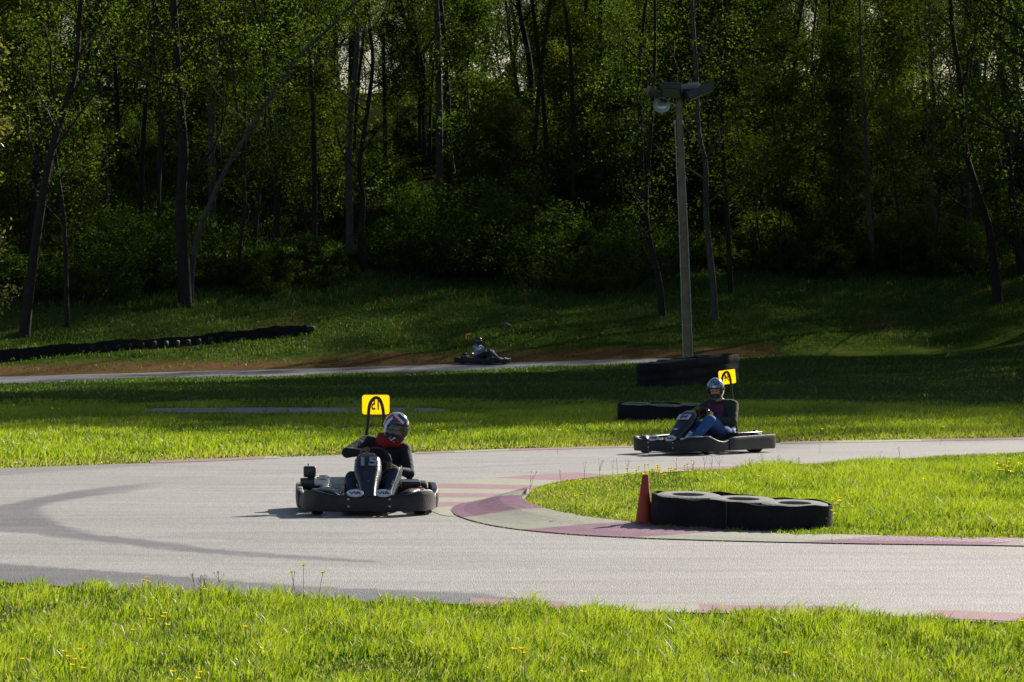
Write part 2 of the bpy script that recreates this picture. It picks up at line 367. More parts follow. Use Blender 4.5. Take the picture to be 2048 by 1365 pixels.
# far track on the level ground behind the lit verge, and the shaded track at the foot of the hill
asph2 = asphalt_mat('shaded_asphalt', (.10, .11, .13), (.15, .15, .17), attr=False)  # darker, bluer copy of the asphalt with the shade put into its colour
def strip(name, A, B, m, dz=.03, n=60):
    A = resample(A, n); B = resample(B, n); V = []
    for i in range(n):
        for j in range(5):
            p = A[i]*(1-j/4)+B[i]*j/4; V.append((p[0], p[1], tzs(p[0], p[1])+dz))
    Fq = [(i*5+j, i*5+j+1, i*5+j+6, i*5+j+5) for i in range(n-1) for j in range(4)]
    mb = MB(); mb.v = V; mb.f = Fq; mb.m = [0]*len(Fq); return mb.build(name, m, kind='structure')
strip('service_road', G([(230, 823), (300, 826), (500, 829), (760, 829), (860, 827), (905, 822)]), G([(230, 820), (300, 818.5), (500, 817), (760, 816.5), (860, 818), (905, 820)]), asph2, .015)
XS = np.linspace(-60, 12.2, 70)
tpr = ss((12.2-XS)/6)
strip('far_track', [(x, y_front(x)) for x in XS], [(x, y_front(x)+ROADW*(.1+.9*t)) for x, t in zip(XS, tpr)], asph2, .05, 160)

# ---------------------------------------------------------------- grass
grassL = leafmat('sunny_grass', [(0, (.045, .10, .008)), (.3, (.14, .21, .013)), (.8, (.27, .335, .028)), (.86, (.20, .21, .07)), (1, (.36, .32, .17))], .55, 1.6, .42, .05)
grassD = leafmat('shaded_grass', [(0, (.026, .066, .016)), (.5, (.05, .10, .022)), (.85, (.095, .14, .03)), (1, (.20, .17, .07))], .5, 1.5, .45, .03)  # copy of the grass for field and hill, shade put into the colour
def blades(name, X, Y, h, wd, rnd, mtl, lean=.55, **k):
    N = len(X); Z = tz(X, Y)-.004
    a = rng.random(N)*2*np.pi; c, s = np.cos(a), np.sin(a)
    ln = h*lean*rng.random(N)*1.6; b = rng.random(N)*2*np.pi; lx, ly = np.cos(b)*ln+h*.12, np.sin(b)*ln
    V = np.zeros((N, 5, 3), np.float32)
    for i, sg in ((0, -1), (1, 1)): V[:, i] = np.stack([X+sg*c*wd/2, Y+sg*s*wd/2, Z], 1)
    for i, sg in ((2, -1), (3, 1)): V[:, i] = np.stack([X+lx*.35+sg*c*wd*.4, Y+ly*.35+sg*s*wd*.4, Z+h*.6], 1)
    V[:, 4] = np.stack([X+lx, Y+ly, Z+h*(1-.25*rng.random(N))], 1)
    L = (np.arange(N)[:, None]*5+np.array([0, 1, 3, 2, 2, 3, 4])[None]).ravel()
    return npmesh(name, V.reshape(-1, 3), L, np.tile([4, 3], N), mtl, rnd=np.repeat(rnd, 2), kind='stuff', **k)
def scatter(n, x0, x1, y0, y1):
    return rng.uniform(x0, x1, n), rng.uniform(y0, y1, n)
# foreground verge
NE = np.array(g_smooth(near_edge))
def fg():
    X, Y = scatter(190000, -4.6, 4.6, 21.0, 31.2)
    ye = np.interp(X, NE[:, 0], NE[:, 1])
    ok = (Y < ye+.03+.08*(fbm(X*6, Y)-.5)) & (np.abs(X) < Y*.137+.3); X, Y, ye = X[ok], Y[ok], ye[ok]
    cl = fbm(X*2.1, Y*.8)*.6+.4*fbm(X*6+20, Y*2.2); c2 = fbm(X*11+50, Y*4)
    h = (.025+.105*np.clip(cl*3.2-1.15, 0, 1))*(.45+.9*rng.random(len(X)))*(.6+.9*c2)
    thin = rng.random(len(X)) < np.clip(.45+1.3*cl, .5, 1); 
    rnd = np.clip(2.0*cl-.95+.75*rng.random(len(X)), 0, .8)
    dry = rng.random(len(X)) < .10+.6*np.clip(.45-cl, 0, 1)*3; rnd = np.where(dry, .84+.16*rng.random(len(X)), rnd)
    tall = rng.random(len(X)) < .004; h = np.where(tall, h+.07, h)
    sel = thin; return blades('verge_grass', X[sel], Y[sel], h[sel], .0055+.004*rng.random(sel.sum()), rnd[sel], grassL, label='bright green verge grass in the foreground', cat='grass')
fg()
# infield behind the kerb
def infield():
    X, Y = scatter(330000, -.2, 9, 34, 60); ok = inpoly(island, X, Y) & (np.abs(X) < Y*.13+.4); X, Y = X[ok], Y[ok]
    e = pdist(island, X, Y); cl = fbm(X*1.3+7, Y*.5)
    dryz = np.clip(1-e/1.3, 0, 1)+ss((2.6-X)/1.4)*.9*(Y < 49)
    h = (.04+.12*np.clip(cl*1.6-.3, 0, 1))*(.45+.9*rng.random(len(X)))*np.where(dryz > .4, .6, 1)
    h *= .6+.6*ss(e/.5)
    rnd = np.clip(1.5*cl-.65+.75*rng.random(len(X)), 0, .8)
    dry = rng.random(len(X)) < .05+.5*np.clip(dryz, 0, 1)*(1.3*fbm(X*3, Y*2)); rnd = np.where(dry, .82+.18*rng.random(len(X)), rnd)
    blades('infield_grass', X, Y, h, .009+.005*rng.random(len(X)), rnd, grassL, label='grass of the infield wedge behind the kerb', cat='grass')
infield()
FE = np.array([tuple(p) for p in g_smooth(far_edge)][::-1])
BZ = G([(1225, 848), (1425, 848), (1425, 836), (1225, 836)])
def far_verge():
    X, Y = scatter(260000, -11.5, 11.5, 48, 86)
    ye = np.interp(X, FE[:, 0], FE[:, 1]); ok = (Y > ye-.02) & (np.abs(X) < Y*.128+.3)
    sv_ = ((Y > 78) & (Y < 84)) & (X < px(895, 80))            # keep the service road clear
    py_ = HOR+H*F/Y; pxx = X/Y*F+1024
    ok &= ~((py_ < 829.5) & (py_ > 817) & (pxx < 890) & (pxx > 290) & (fbm(X*3, Y) > .25)); X, Y, ye = X[ok], Y[ok], ye[ok]
    cl = fbm(X*.8+3, Y*.35+8); e = Y-ye
    h = (.05+.12*np.clip(cl*1.3-.2, 0, 1))*(.5+.9*rng.random(len(X)))*(.28+.72*ss(e/4.5))
    h = np.where(inpoly(BZ, X, Y), .02, h)
    rnd = np.clip(1.4*cl-.5+.75*rng.random(len(X)), 0, .8)
    dry = rng.random(len(X)) < .03+.62*ss((4.2-e)/3)*(.5+fbm(X*2, Y)); rnd = np.where(dry, .82+.18*rng.random(len(X)), rnd)
    blades('far_verge_grass', X, Y, h, .013+.007*rng.random(len(X)), rnd, grassL, label='sunlit verge grass beyond the hairpin', cat='grass')
far_verge()
def slope():
    X, Y = scatter(330000, -24, 26, 84, 196); u = rng.random(len(X))
    X = X; s = Y-y_front(X); ok = (np.abs(X) < Y*.13+.5) & ((s < -.1) | (s > ROADW+.9)); X, Y, s = X[ok], Y[ok], s[ok]
    d = np.interp(X, [0], [0]); dirt_ = (s > ROADW) & (s < ROADW+3.5)
    keep = ~(dirt_ & (rng.random(len(X)) < .8)); X, Y, s = X[keep], Y[keep], s[keep]
    cl = fbm(X*.5, Y*.25+30)
    h = (.07+.10*cl)*(.6+.8*rng.random(len(X))); h = np.where(s > ROADW+14, h*1.8, h)
    rnd = np.clip(.6*cl+.35*rng.random(len(X)), 0, .9); rnd = np.where(rng.random(len(X)) < .05, 1, rnd)
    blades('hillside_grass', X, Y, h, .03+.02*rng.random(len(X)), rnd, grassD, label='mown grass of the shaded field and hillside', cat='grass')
slope()

# ---------------------------------------------------------------- trees
bark = mat('dark_bark', (.014, .012, .010), (.034, .028, .021), 5, .9, .8, 22)
bark_pale = mat('pale_bark', (.06, .055, .05), (.12, .11, .10), 4, .9, .6, 20)
leafA = leafmat('spring_leaves', [(0, (.014, .034, .006)), (.5, (.042, .08, .010)), (1, (.12, .15, .020))], .62, 1.5, .45, .012)
leafB = leafmat('olive_leaves', [(0, (.016, .030, .006)), (.5, (.048, .072, .010)), (1, (.14, .14, .022))], .62, 1.5, .45, .012)
leafC = leafmat('shrub_leaves', [(0, (.014, .036, .006)), (.5, (.042, .085, .012)), (1, (.11, .15, .022))], .6, 1.45, .45, .012)
leafG = leafmat('sunlit_golden_leaves', [(0, (.12, .12, .03)), (.5, (.19, .19, .05)), (1, (.26, .22, .10))], .5, 1.5, .35, .03)  # golden tone stands in for sunlight on the leaves
def leaves(name, C, rad, per, size, mtl, parent, flat=.6, rs=None, **k):
    """leaf-sized faces spread round the twig ends C"""
    r = np.random.default_rng(rs); C = np.repeat(np.asarray(C, float), per, 0); N = len(C); rad = np.repeat(np.asarray(rad, float), per)
    d = r.normal(size=(N, 3)); d /= np.linalg.norm(d, axis=1)[:, None]
    P = C+d*(rad*r.random(N)**.5)[:, None]*np.array([1, 1, flat])
    u = r.normal(size=(N, 3)); u[:, 2] *= .6; u /= np.linalg.norm(u, axis=1)[:, None]
    v = r.normal(size=(N, 3)); v -= (v*u).sum(1)[:, None]*u; v /= np.linalg.norm(v, axis=1)[:, None]
    s = (size*(.55+.9*r.random(N)))[:, None]
    V = np.stack([P-u*s, P+v*s*.48+u*s*.1, P+u*s, P-v*s*.48+u*s*.1], 1)
    return npmesh(name, V.reshape(-1, 3), np.arange(N*4), [4]*N, mtl, rnd=np.clip(r.random(N)*.75+np.repeat(r.random(N//per), per)*.3, 0, 1), parent=parent, **k)
def make_tree(name, loc, spine, r0, r1, crown0, spread, nl, per, lsize, bmat, lmat, seed, top_extra=0, clr=1.0, twig=5, **k):
    """spine: list of points relative to the base; crown0: height where limbs start"""
    rd = random.Random(seed); root = empty(name, loc, rd.random()*0, **k); tr = MB()
    sp = [Vector(p) for p in catmull(spine, 5)]; n = len(sp); Ht = sp[-1].z
    rad = [r0+(r1-r0)*(i/(n-1))**.8 for i in range(n)]; rad[0] *= 1.35
    tr.tube(sp, rad, 9, cap=True)
    C = []; Rr = []
    for i in range(nl):
        t = crown0/Ht+(1-crown0/Ht)*((i+.3)/nl)**.9; k0 = min(int(t*(n-1)), n-2); p = sp[k0].lerp(sp[k0+1], t*(n-1)-k0)
        az = i*2.4+rd.random()*1.2; L = spread*(.5+.65*rd.random())*(1-.45*max(0, (t-.6)/.4)); rise = .35+.7*rd.random()
        q = [p]; d = Vector((math.cos(az), math.sin(az), rise)).normalized(); rr = max(rad[k0]*.42, .02)
        for s in range(5):
            d = (d+Vector((rd.uniform(-.3, .3), rd.uniform(-.3, .3), rd.uniform(-.1, .28)))).normalized(); q.append(q[-1]+d*L/5)
        tr.tube(q, [rr*(1-.17*s) for s in range(6)], 6)
        for s in range(twig):
            b = q[1+s % 5]; dd = (d+Vector((rd.uniform(-1, 1), rd.uniform(-1, 1), rd.uniform(-.3, .7)))).normalized(); e = b+dd*L*.35*rd.uniform(.5, 1.2)
            tr.tube([b, b.lerp(e, .5)+Vector((0, 0, .08*L*rd.random())), e], [rr*.35, rr*.22, rr*.08], 4)
            C.append(e); Rr.append(clr*rd.uniform(.7, 1.5))
            C.append(b.lerp(e, .6)); Rr.append(clr*rd.uniform(.5, 1.1))
        C.append(q[-1]); Rr.append(clr*1.2)
    tr.build('trunk', bmat, root)
    leaves('crown', C, Rr, per, lsize, lmat, root, rs=seed)
    return root
def copy_thing(o, loc, rz, s, **k):
    c = o.copy(); COL.objects.link(c); c.location = loc; c.rotation_euler = (0, 0, rz); c.scale = (s, s, s); props(c, **k)
    for ch in o.children:
        d = ch.copy(); COL.objects.link(d); d.parent = c
    return c

# trees of the wood's front, told apart by trunk: (photo pixels of the trunk line), depth, radius
FRONT = [
 ('tree with a thick dark trunk at the lit bank above the long black tyre wall', [(370, 612), (366, 520), (362, 400), (368, 300), (358, 180), (352, 60), (340, -160), (352, -420)], None, .30, 0, 7.0),
 ('slender pale tree leaning far to the right beside the thick dark trunk', [(380, 606), (392, 480), (440, 360), (480, 290), (525, 215), (600, 110), (690, 20), (760, -100)], None, .13, 1, 9.0),
 ('leaning dark tree whose fork spreads wide in the upper left corner', [(48, 672), (60, 560), (85, 400), (105, 300), (128, 210), (150, 130), (160, 0), (180, -200)], None, .22, 0, 6.0),
 ('thin trunk at the far left foot of the wood', [(134, 655), (132, 560), (128, 430), (110, 300), (100, 150), (96, -60)], None, .11, 0, 6.0),
 ('twin slim trunk nearest the sunny shrub, left one', [(480, 578), (480, 500), (490, 400), (482, 300), (470, 150), (450, -100)], None, .10, 0, 6.0),
 ('slim straight trunk just right of the slimmest pair member', [(513, 560), (510, 480), (516, 400), (528, 290), (530, 120), (520, -120)], None, .13, 0, 6.5),
 ('dark straight trunk catching light on its left edge above the fern bank', [(592, 452), (584, 380), (574, 300), (566, 190), (572, 60), (560, -200)], 196, .2, 0, 6.0),
 ('wavy slim trunk rising left of centre from the dark bank', [(732, 545), (722, 480), (726, 400), (720, 330), (733, 230), (746, 120), (738, 20), (742, -150)], None, .17, 0, 7.0),
 ('forked dark trunk whose left stem leans over the sunny leaves', [(846, 372), (842, 300), (846, 210), (822, 130), (790, 60), (765, -10), (740, -100)], 205, .2, 0, 5.0),
 ('stout upright trunk standing in the brightest leaves near the top', [(935, 300), (928, 220), (924, 130), (915, 40), (916, -100)], 212, .33, 0, 6.0),
 ('slanting trunk right of the gap where the sky shows', [(1052, 282), (1038, 200), (1024, 120), (1018, 60), (1010, -100)], 212, .15, 0, 5.0),
 ('slim tree with drooping green sprays just left of the lamp pole', [(1325, 632), (1318, 560), (1300, 480), (1292, 400), (1300, 280), (1310, 100), (1306, -200)], None, .16, 0, 4.0),
 ('pale slender trunk right beside the lamp pole', [(1430, 640), (1425, 560), (1412, 430), (1410, 330), (1396, 260), (1392, 140), (1380, -60), (1380, -300)], None, .17, 1, 6.5),
 ('thin dark trunk two paces right of the pale slender one', [(1462, 590), (1458, 500), (1452, 380), (1445, 250), (1450, 60), (1440, -200)], None, .14, 0, 7.0),
 ('heavy dark trunk deep in the wood right of the lamp pole', [(1530, 455), (1522, 380), (1510, 250), (1498, 120), (1495, -20), (1490, -220)], 196, .28, 0, 6.0),
 ('pale-footed trunk at the edge of the mown slope', [(1745, 548), (1742, 480), (1735, 380), (1730, 250), (1722, 80), (1720, -200)], None, .15, 1, 5.5),
 ('thin grey trunk second from the right slope tree', [(1873, 538), (1872, 460), (1862, 360), (1868, 220), (1858, 40), (1866, -180)], None, .13, 1, 5.5),
 ('thin grey trunk next to the leaning slope tree', [(1944, 526), (1942, 470), (1938, 380), (1930, 240), (1940, 60), (1950, -200)], None, .12, 1, 6.0),
 ('leaning dark tree standing out on the mown slope at the right', [(1996, 606), (1990, 540), (1976, 450), (1950, 370), (1930, 290), (1920, 160), (1900, 0), (1905, -300)], None, .24, 0, 4.6),
 ('tall trunk at the right edge of the picture', [(2046, 380), (2032, 280), (2018, 150), (2010, 20), (2000, -150)], 190, .22, 0, 6.0),
]
def depth_of(x, y):                            # where the sight line meets the hill
    for d in np.arange(120, 260, .25):
        X = px(x, d)
        if d > y_front(X)+ROADW and tzs(X, d) >= pz(y, d): return float(d)
    return 230.0
for i, (lab, pl, dep, r, pale, c0) in enumerate(FRONT):
    d = dep or depth_of(*pl[0]); X0 = px(pl[0][0], d); z0 = tzs(X0, d)-.1
    rd = random.Random(i); spine = []; bz = pz(pl[0][1], d)
    for j, (x, y) in enumerate(pl):
        z = pz(y, d)-bz
        spine.append((px(x, d)-X0, rd.uniform(-.5, .5)*j*.25, z if j else 0))
    if spine[-1][2] < 24: spine.append((spine[-1][0]+rd.uniform(-1, 1), 0, 24+3*rd.random()))
    make_tree('woodland_tree', (X0, d, z0), spine, r, r*.25, c0, 4.6 if r > .15 else 3.2, 15, 40, .058, bark_pale if pale else bark, leafA if i % 3 else leafB, 100+i, clr=.95, label=lab, cat='tree')

# the wood behind: five kinds of tree, copied
protos = []
kinds = [('tall dark tree', .24, 27, 8, 5.2, 34, bark, leafA), ('slim airy tree', .14, 22, 6, 3.8, 26, bark, leafB), ('broad low-boughed tree', .30, 26, 5, 6.4, 40, bark, leafA),
         ('young thin tree', .08, 13, 3, 2.6, 22, bark, leafA), ('tall pale tree', .2, 28, 10, 4.6, 28, bark_pale, leafB), ('bare-stemmed tree', .13, 22, 9, 2.6, 10, bark, leafA)]
NP_ = []
for i, (kn, r, ht, c0, spd, nl, bm_, lm_) in enumerate(kinds):
    rd = random.Random(40+i)
    sp = [(0, 0, 0)]+[(rd.uniform(-.35, .35)*j, rd.uniform(-.35, .35)*j, ht*j/5) for j in range(1, 6)]
    NP_.append((make_tree('woodland_tree', (0, 0, 0), sp, r, r*.15, c0, spd, nl, 48 if i < 5 else 14, .072, bm_, lm_, 60+i, clr=1.1), kn))
def where(X, Y):
    x = X/Y*F+1024
    for lim, s in ((90, 'at the left edge'), (250, 'by the forked leaning tree'), (420, 'behind the thick dark trunk'), (560, 'behind the leaning pale tree'), (700, 'above the left wall end'), (830, 'above the numbered 15 plate'), (950, 'above the distant kart'), (1120, 'around the gap of sky'), (1230, 'well left of the pole'), (1340, 'just left of the pole'), (1440, 'behind the lamp pole'), (1600, 'just right of the pole'), (1750, 'right of the stack'), (1950, 'above the right slope'), (2060, 'at the right edge')):
        if x < lim: return s
    return 'out of the picture on the right'
def tier(X, Y, s):
    e = Y-float(np.interp(X, [-30, -19, -11, -5, 2, 15, 25], [156, 160, 169, 176, 181, 187, 190]))
    return (('small ' if s < .82 else 'large ' if s > 1.08 else ''), ('front rank' if e < 10 else 'second rank' if e < 22 else 'mid-depth' if e < 38 else 'far back' if e < 60 else 'farthest back'))
used = [False]*6
def place_tree(kind, X, Y, s=1.0, grp='trees of the wood', extra='in the wood'):
    o, kn = NP_[kind]; a_, b_ = tier(X, Y, s); lab = f'{a_}{kn} {extra}, {b_}, {where(X, Y)}' if grp == 'trees of the wood' else f'{kn} {extra} {where(X, Y)}'; rz = random.random()*6.28; loc = (X, Y, tzs(X, Y)-.15)
    if not used[kind]:
        used[kind] = True; o.location = loc; o.rotation_euler = (0, 0, rz); o.scale = (s, s, s); props(o, lab, 'tree', grp+' '+where(X, Y)); return o
    return copy_thing(o, loc, rz, s, label=lab, cat='tree', group=grp+' '+where(X, Y))
def edge(X): return np.interp(X, [-30, -19, -11, -5, 2, 15, 25], [156, 160, 169, 176, 181, 187, 190])   # front of the wood
rd = random.Random(5); pts = []
CORR = [(-12, 160), (-4, 164), (4.5, 171), (13, 178)]
def in_corr(X, Y):                              # openings in the canopy along the sun's direction, where light rakes the bank
    sx, sy = math.sin(R(SUN_AZ)), math.cos(R(SUN_AZ))
    for a, b in CORR:
        t = (X-a)*sx+(Y-b)*sy; p = abs((X-a)*sy-(Y-b)*sx)
        if 8 < t < 62 and p < 1.8: return True
    return False
def try_add(X, Y, mind):
    if all((X-a)**2+(Y-b)**2 > (mind*(1.12 if Y < 238 else .8))**2 for a, b in pts): pts.append((X, Y)); return True
tries = 0
while len(pts) < 190 and tries < 6000:
    tries += 1
    Y = 160+135*rd.random()**.8; X = rd.uniform(-34, 40+.25*(Y-160))
    if Y < edge(X)+5: continue
    hole_px = X/Y*F+1024
    if 212 < Y < 250 and 950 < hole_px < 1080: continue
    if Y < 238 and (in_corr(X, Y) or rd.random() < .08): continue
    if try_add(X, Y, 3.2): 
        k = rd.choices([0, 1, 2, 3, 4], [3, 3, 2, 3, 2])[0]; place_tree(k, X, Y, rd.uniform(.85, 1.15) if Y < 238 else rd.uniform(.5, .66))
for i in range(46):
    X = -24+50*(i+rd.random())/46; Y = edge(X)+rd.uniform(.5, 30); place_tree(5, X, Y, rd.uniform(.6, 1.25) if not in_corr(X, Y) else .5, extra='inside the wood')
for i in range(60):
    X = -42+98*(i+rd.random())/60; Y = rd.uniform(243, 300)
    if abs(X/Y*F+1024-1010) > 45: place_tree(rd.choice((0, 2, 2)), X, Y, rd.uniform(.5, .68))
for i in range(18):
    X = rd.uniform(32, 56); Y = rd.uniform(172, 226); place_tree(rd.choice((0, 2)), X, Y, rd.uniform(1, 1.25), 'trees beside the field', 'on the hill')
# understorey saplings with leaves down to the ground
SAP = [make_tree('sapling', (0, 0, 0), [(0, 0, 0), (.2, 0, 3), (-.1, .2, 6), (.2, 0, 9)], .06, .015, 1.0, 2.0, 20, 60, .062, bark, leafA, 701, clr=.8), make_tree('sapling', (0, 0, 0), [(0, 0, 0), (-.3, .1, 2.5), (.1, .2, 5), (.4, 0, 7)], .05, .015, .8, 2.2, 18, 60, .06, bark, leafB, 702, clr=.8)]
SUS = [False, False]
for i in range(110):
    q = i % 2; X = rd.uniform(-30, 34); Y = edge(min(X, 25))+rd.uniform(3, 85); loc = (X, Y, tzs(X, Y)-.1); s = rd.uniform(.7, 1.35)
    if abs(X/Y*F+1024-1000) < 70 and Y > 200: continue
    lab = ('leafy sapling ', 'spreading low sapling ')[q]+'inside the wood, '+tier(X, Y, s)[1]+', '+where(X, Y); lab = tier(X, Y, s)[0]+lab; g = 'saplings '+where(X, Y)
    if not SUS[q]: SUS[q] = True; o = SAP[q]; o.location = loc; o.scale = (s, s, s); props(o, lab, 'sapling', g)
    else: copy_thing(SAP[q], loc, rd.random()*6.28, s, label=lab, cat='sapling', group=g)
# the wood comes closer outside the right edge of the picture and shades the field
for (X, Y, k, s) in ((17.6, 128, 0, 1.35), (21, 122, 0, 1.2), (25.5, 119, 4, 1.0), (23, 131, 0, 1.05), (28, 127, 2, 1.0), (31, 118, 0, 1.0), (36, 124, 4, 1.0), (17.6, 114, 0, 1.0), (20.8, 112.5, 4, 1.0), (24, 114, 2, .95), (27.3, 112, 0, 1.0), (30.5, 113.5, 2, .95), (34, 113, 4, 1), (38, 114, 0, 1), (19.5, 139, 0, 1.1),
                     (22, 146, 4, 1.1), (27, 139, 2, 1.1), (33, 134, 0, 1.1), (39, 130, 4, 1.0), (24, 156, 0, 1.15), (30, 150, 2, 1.1), (36, 145, 0, 1.1), (22.5, 166, 2, 1.1), (28, 163, 0, 1.15), (34, 158, 4, 1.1), (27, 173, 4, 1.1), (33, 170, 2, 1.1), (45, 128, 0, 1), (16.8, 123, 4, 1.3), (18.9, 125.5, 0, 1.35), (20, 118.5, 0, 1.1), (23, 117.5, 0, .95), (27.5, 122, 0, 1.05), (29.5, 120, 4, 1), (33.5, 123, 2, 1), (25, 126, 2, 1.0), (30.5, 128.5, 4, 1.1), (18.2, 132.5, 0, 1.35), (20.8, 136, 0, 1.3), (19.6, 121, 4, 1.3), (22.5, 126.5, 0, 1.3), (36.5, 127.5, 2, 1), (20.0, 129.5, 4, 1.35), (22, 142, 2, 1.15), (25, 150, 0, 1.2), (21.5, 158, 2, 1.2), (25.5, 168, 0, 1.2), (24.5, 178, 2, 1.2), (30, 180, 0, 1.2), (42, 140, 2, 1), (41, 152, 0, 1)):
    place_tree(k, X, Y, s, 'trees beside the field', 'standing close by the field')

# shrubs of the wood's edge
def make_shrub(loc, r, h, n, per, lmat, seed, **k):
    rd = random.Random(seed); root = empty('shrub', loc, 0, **k); st = MB(); C = []; Rr = []
    for i in range(n):
        az = rd.random()*6.28; rr = r*math.sqrt(rd.random()); zz = h*(.15+.85*rd.random()*(1-(rr/r)**2*.6))
        e = Vector((rr*math.cos(az), rr*math.sin(az), zz)); b = Vector((e.x*.25, e.y*.25, 0))
        st.tube([b, b.lerp(e, .5)+Vector((0, 0, .1)), e], [.02, .014, .005], 4); C.append(e); Rr.append(rd.uniform(.25, .55)*r*.5)
    st.build('stem', bark, root); leaves('foliage', C, Rr, int(per*1.7), .06, lmat, root, flat=.8, rs=seed); return root
SH = [make_shrub((0, 0, 0), 2.0, 2.4, 60, 50, leafC, 1), make_shrub((0, 0, 0), 1.5, 1.5, 45, 45, leafA, 2), make_shrub((0, 0, 0), 2.6, 3.6, 80, 50, leafC, 3), make_shrub((0, 0, 0), 1.1, 2.2, 30, 45, leafB, 4)]
SK = ['rounded dense shrub', 'low bright shrub', 'dark thicket', 'upright airy shrub']; su = [False]*4
def place_shrub(kd, X, Y, s, extra):
    a_, b_ = tier(X, Y, s); lab = f'{a_}{SK[kd]} {extra}, {b_}, {where(X, Y)}'; loc = (X, Y, tzs(X, Y)-.1); rz = random.random()*6.28; g = 'shrubs '+extra+' '+where(X, Y)
    if not su[kd]:
        su[kd] = True; o = SH[kd]; o.location = loc; o.scale = (s, s, s); o.rotation_euler = (0, 0, rz); return props(o, lab, 'shrub', g)
    return copy_thing(SH[kd], loc, rz, s, label=lab, cat='shrub', group=g)
for i in range(54):
    X = -21+43*(i+.5*rd.random())/54; Y = edge(X)+rd.uniform(-1.5, 3.5)+(1.5 if X > 8 else 0)
    if X > 10: Y += 1.5
    place_shrub(rd.choices([0, 1, 2, 3], [3, 3, 2, 2])[0], X, Y, rd.uniform(.6, 1.05), 'at the wood edge')
for i in range(140):
    X = rd.uniform(-28, 31); Y = edge(X)+rd.uniform(4, 66)
    place_shrub(rd.choices([0, 1, 2, 3], [3, 2, 3, 3])[0], X, Y, rd.uniform(.7, 1.25), 'inside the wood')
for (x, y, s, k) in ((1140, 365, 1.2, 0), (1085, 310, 1.2, 2), (1180, 350, 1.0, 3), (560, 540, .8, 1), (520, 575, .6, 1), (320, 560, .9, 0), (640, 560, .7, 1), (940, 470, 1.2, 0), (1010, 520, 1.3, 2), (1100, 560, 1.1, 0), (860, 540, 1.2, 2), (1180, 570, .9, 1), (1250, 560, 1.0, 0), (1560, 530, .9, 1), (1640, 540, .8, 0), (250, 560, 1.0, 2), (180, 590, 1.0, 0)):
    d = depth_of(x, y+20); place_shrub(k, px(x, d), d+.5, s, 'at the lit brink')
# ground cover under the trees
def undergrowth():
    n = 5200; r = np.random.default_rng(77); X = r.uniform(-30, 32, n); Y = 156+r.random(n)*86; e = np.interp(X, [-30, -19, -11, -5, 2, 15, 25], [156, 160, 169, 176, 181, 187, 190])
    ok = (Y > e+.5) & (fbm(X*.5+9, Y*.3) > .36) & (np.abs(X) < Y*.135); X, Y = X[ok], Y[ok]; Z = tz(X, Y)
    leaves('undergrowth', np.stack([X, Y, Z+.22], 1), .35+.45*r.random(len(X)), 34, .06, leafC, None, flat=.55, rs=78, label='low green ground cover under the trees on the hill', cat='undergrowth', kind='stuff')
undergrowth()
# small tree reaching in from the left, sunlight put into its golden leaf colour
make_tree('garden_tree', (-13.3, 97, tzs(-13.3, 97)), [(0, 0, 0), (.1, 0, 1.5), (-.1, .1, 3), (.1, 0, 5), (0, 0, 7.6)], .14, .03, 1.2, 2.3, 22, 40, .05, bark, leafG, 501, clr=.42, label='small tree with golden sunlit boughs reaching in at the left edge', cat='tree')

# ---------------------------------------------------------------- materials of the made things
rubber = mat('rubber', (.018, .018, .02), (.03, .03, .032), 14, .55, .25, 60)
sunlit_dusty = mat('sunlit_dusty_rubber', (.16, .155, .15), (.28, .27, .25), 6, .8, .3, 40)  # dusty grey, lightened further to paint the sun on the tyre tops
belt_m = mat('conveyor_belt', (.007, .008, .012), (.017, .017, .022), 5, .75, .35, 25, spec=.25)
plastic_k = mat('scuffed_bumper_plastic', (.011, .013, .020), (.026, .028, .036), 7, .48, .25, 60, spec=.35)
plastic_d = mat('dark_fairing_plastic', (.016, .018, .025), (.03, .032, .04), 9, .3, .1, 60, coat=.15)
steel = mat('steel', (.35, .35, .36), (.5, .5, .5), 10, .3, .1, metal=1)
alu = mat('engine_alloy', (.5, .5, .5), (.65, .65, .65), 12, .35, .2, metal=.8)
frame_m = mat('black_frame_paint', (.02, .02, .02), (.035, .035, .035), 10, .35)
white_p = mat('white_plastic', (.82, .83, .85), (.88, .88, .88), 8, .4)
ink = mat('black_ink', (.02, .02, .03), (.03, .03, .04), 10, .5)
num_grey = mat('worn_number_vinyl', (.30, .33, .40), (.42, .45, .52), 30, .5)
num_white = mat('number_panel_vinyl', (.55, .60, .70), (.68, .72, .8), 20, .45)
red_p = mat('red_plastic', (.45, .03, .03), (.5, .06, .05), 9, .4)
seat_m = mat('seat_shell', (.02, .018, .02), (.035, .03, .03), 10, .35)
number_shadow = mat('plate_number_shadow', (.22, .15, .01), (.26, .18, .015), 10, .6)  # olive tone for the figures' shadow in the backlit plate, painted in front
hoop_m = mat('hoop_tube', (.02, .016, .014), (.035, .028, .025), 10, .45)
cone_m = mat('faded_cone', (.48, .065, .02), (.34, .042, .015), 9, .55, .2, 40)
wood_m = mat('pole_wood', (.18, .135, .072), (.31, .235, .135), 3, .85, .5, 20)
galv = mat('galvanised_conduit', (.42, .46, .5), (.5, .54, .58), 6, .45, metal=.5)
lamp_m = mat('lamp_housing', (.05, .045, .045), (.08, .07, .07), 5, .4)
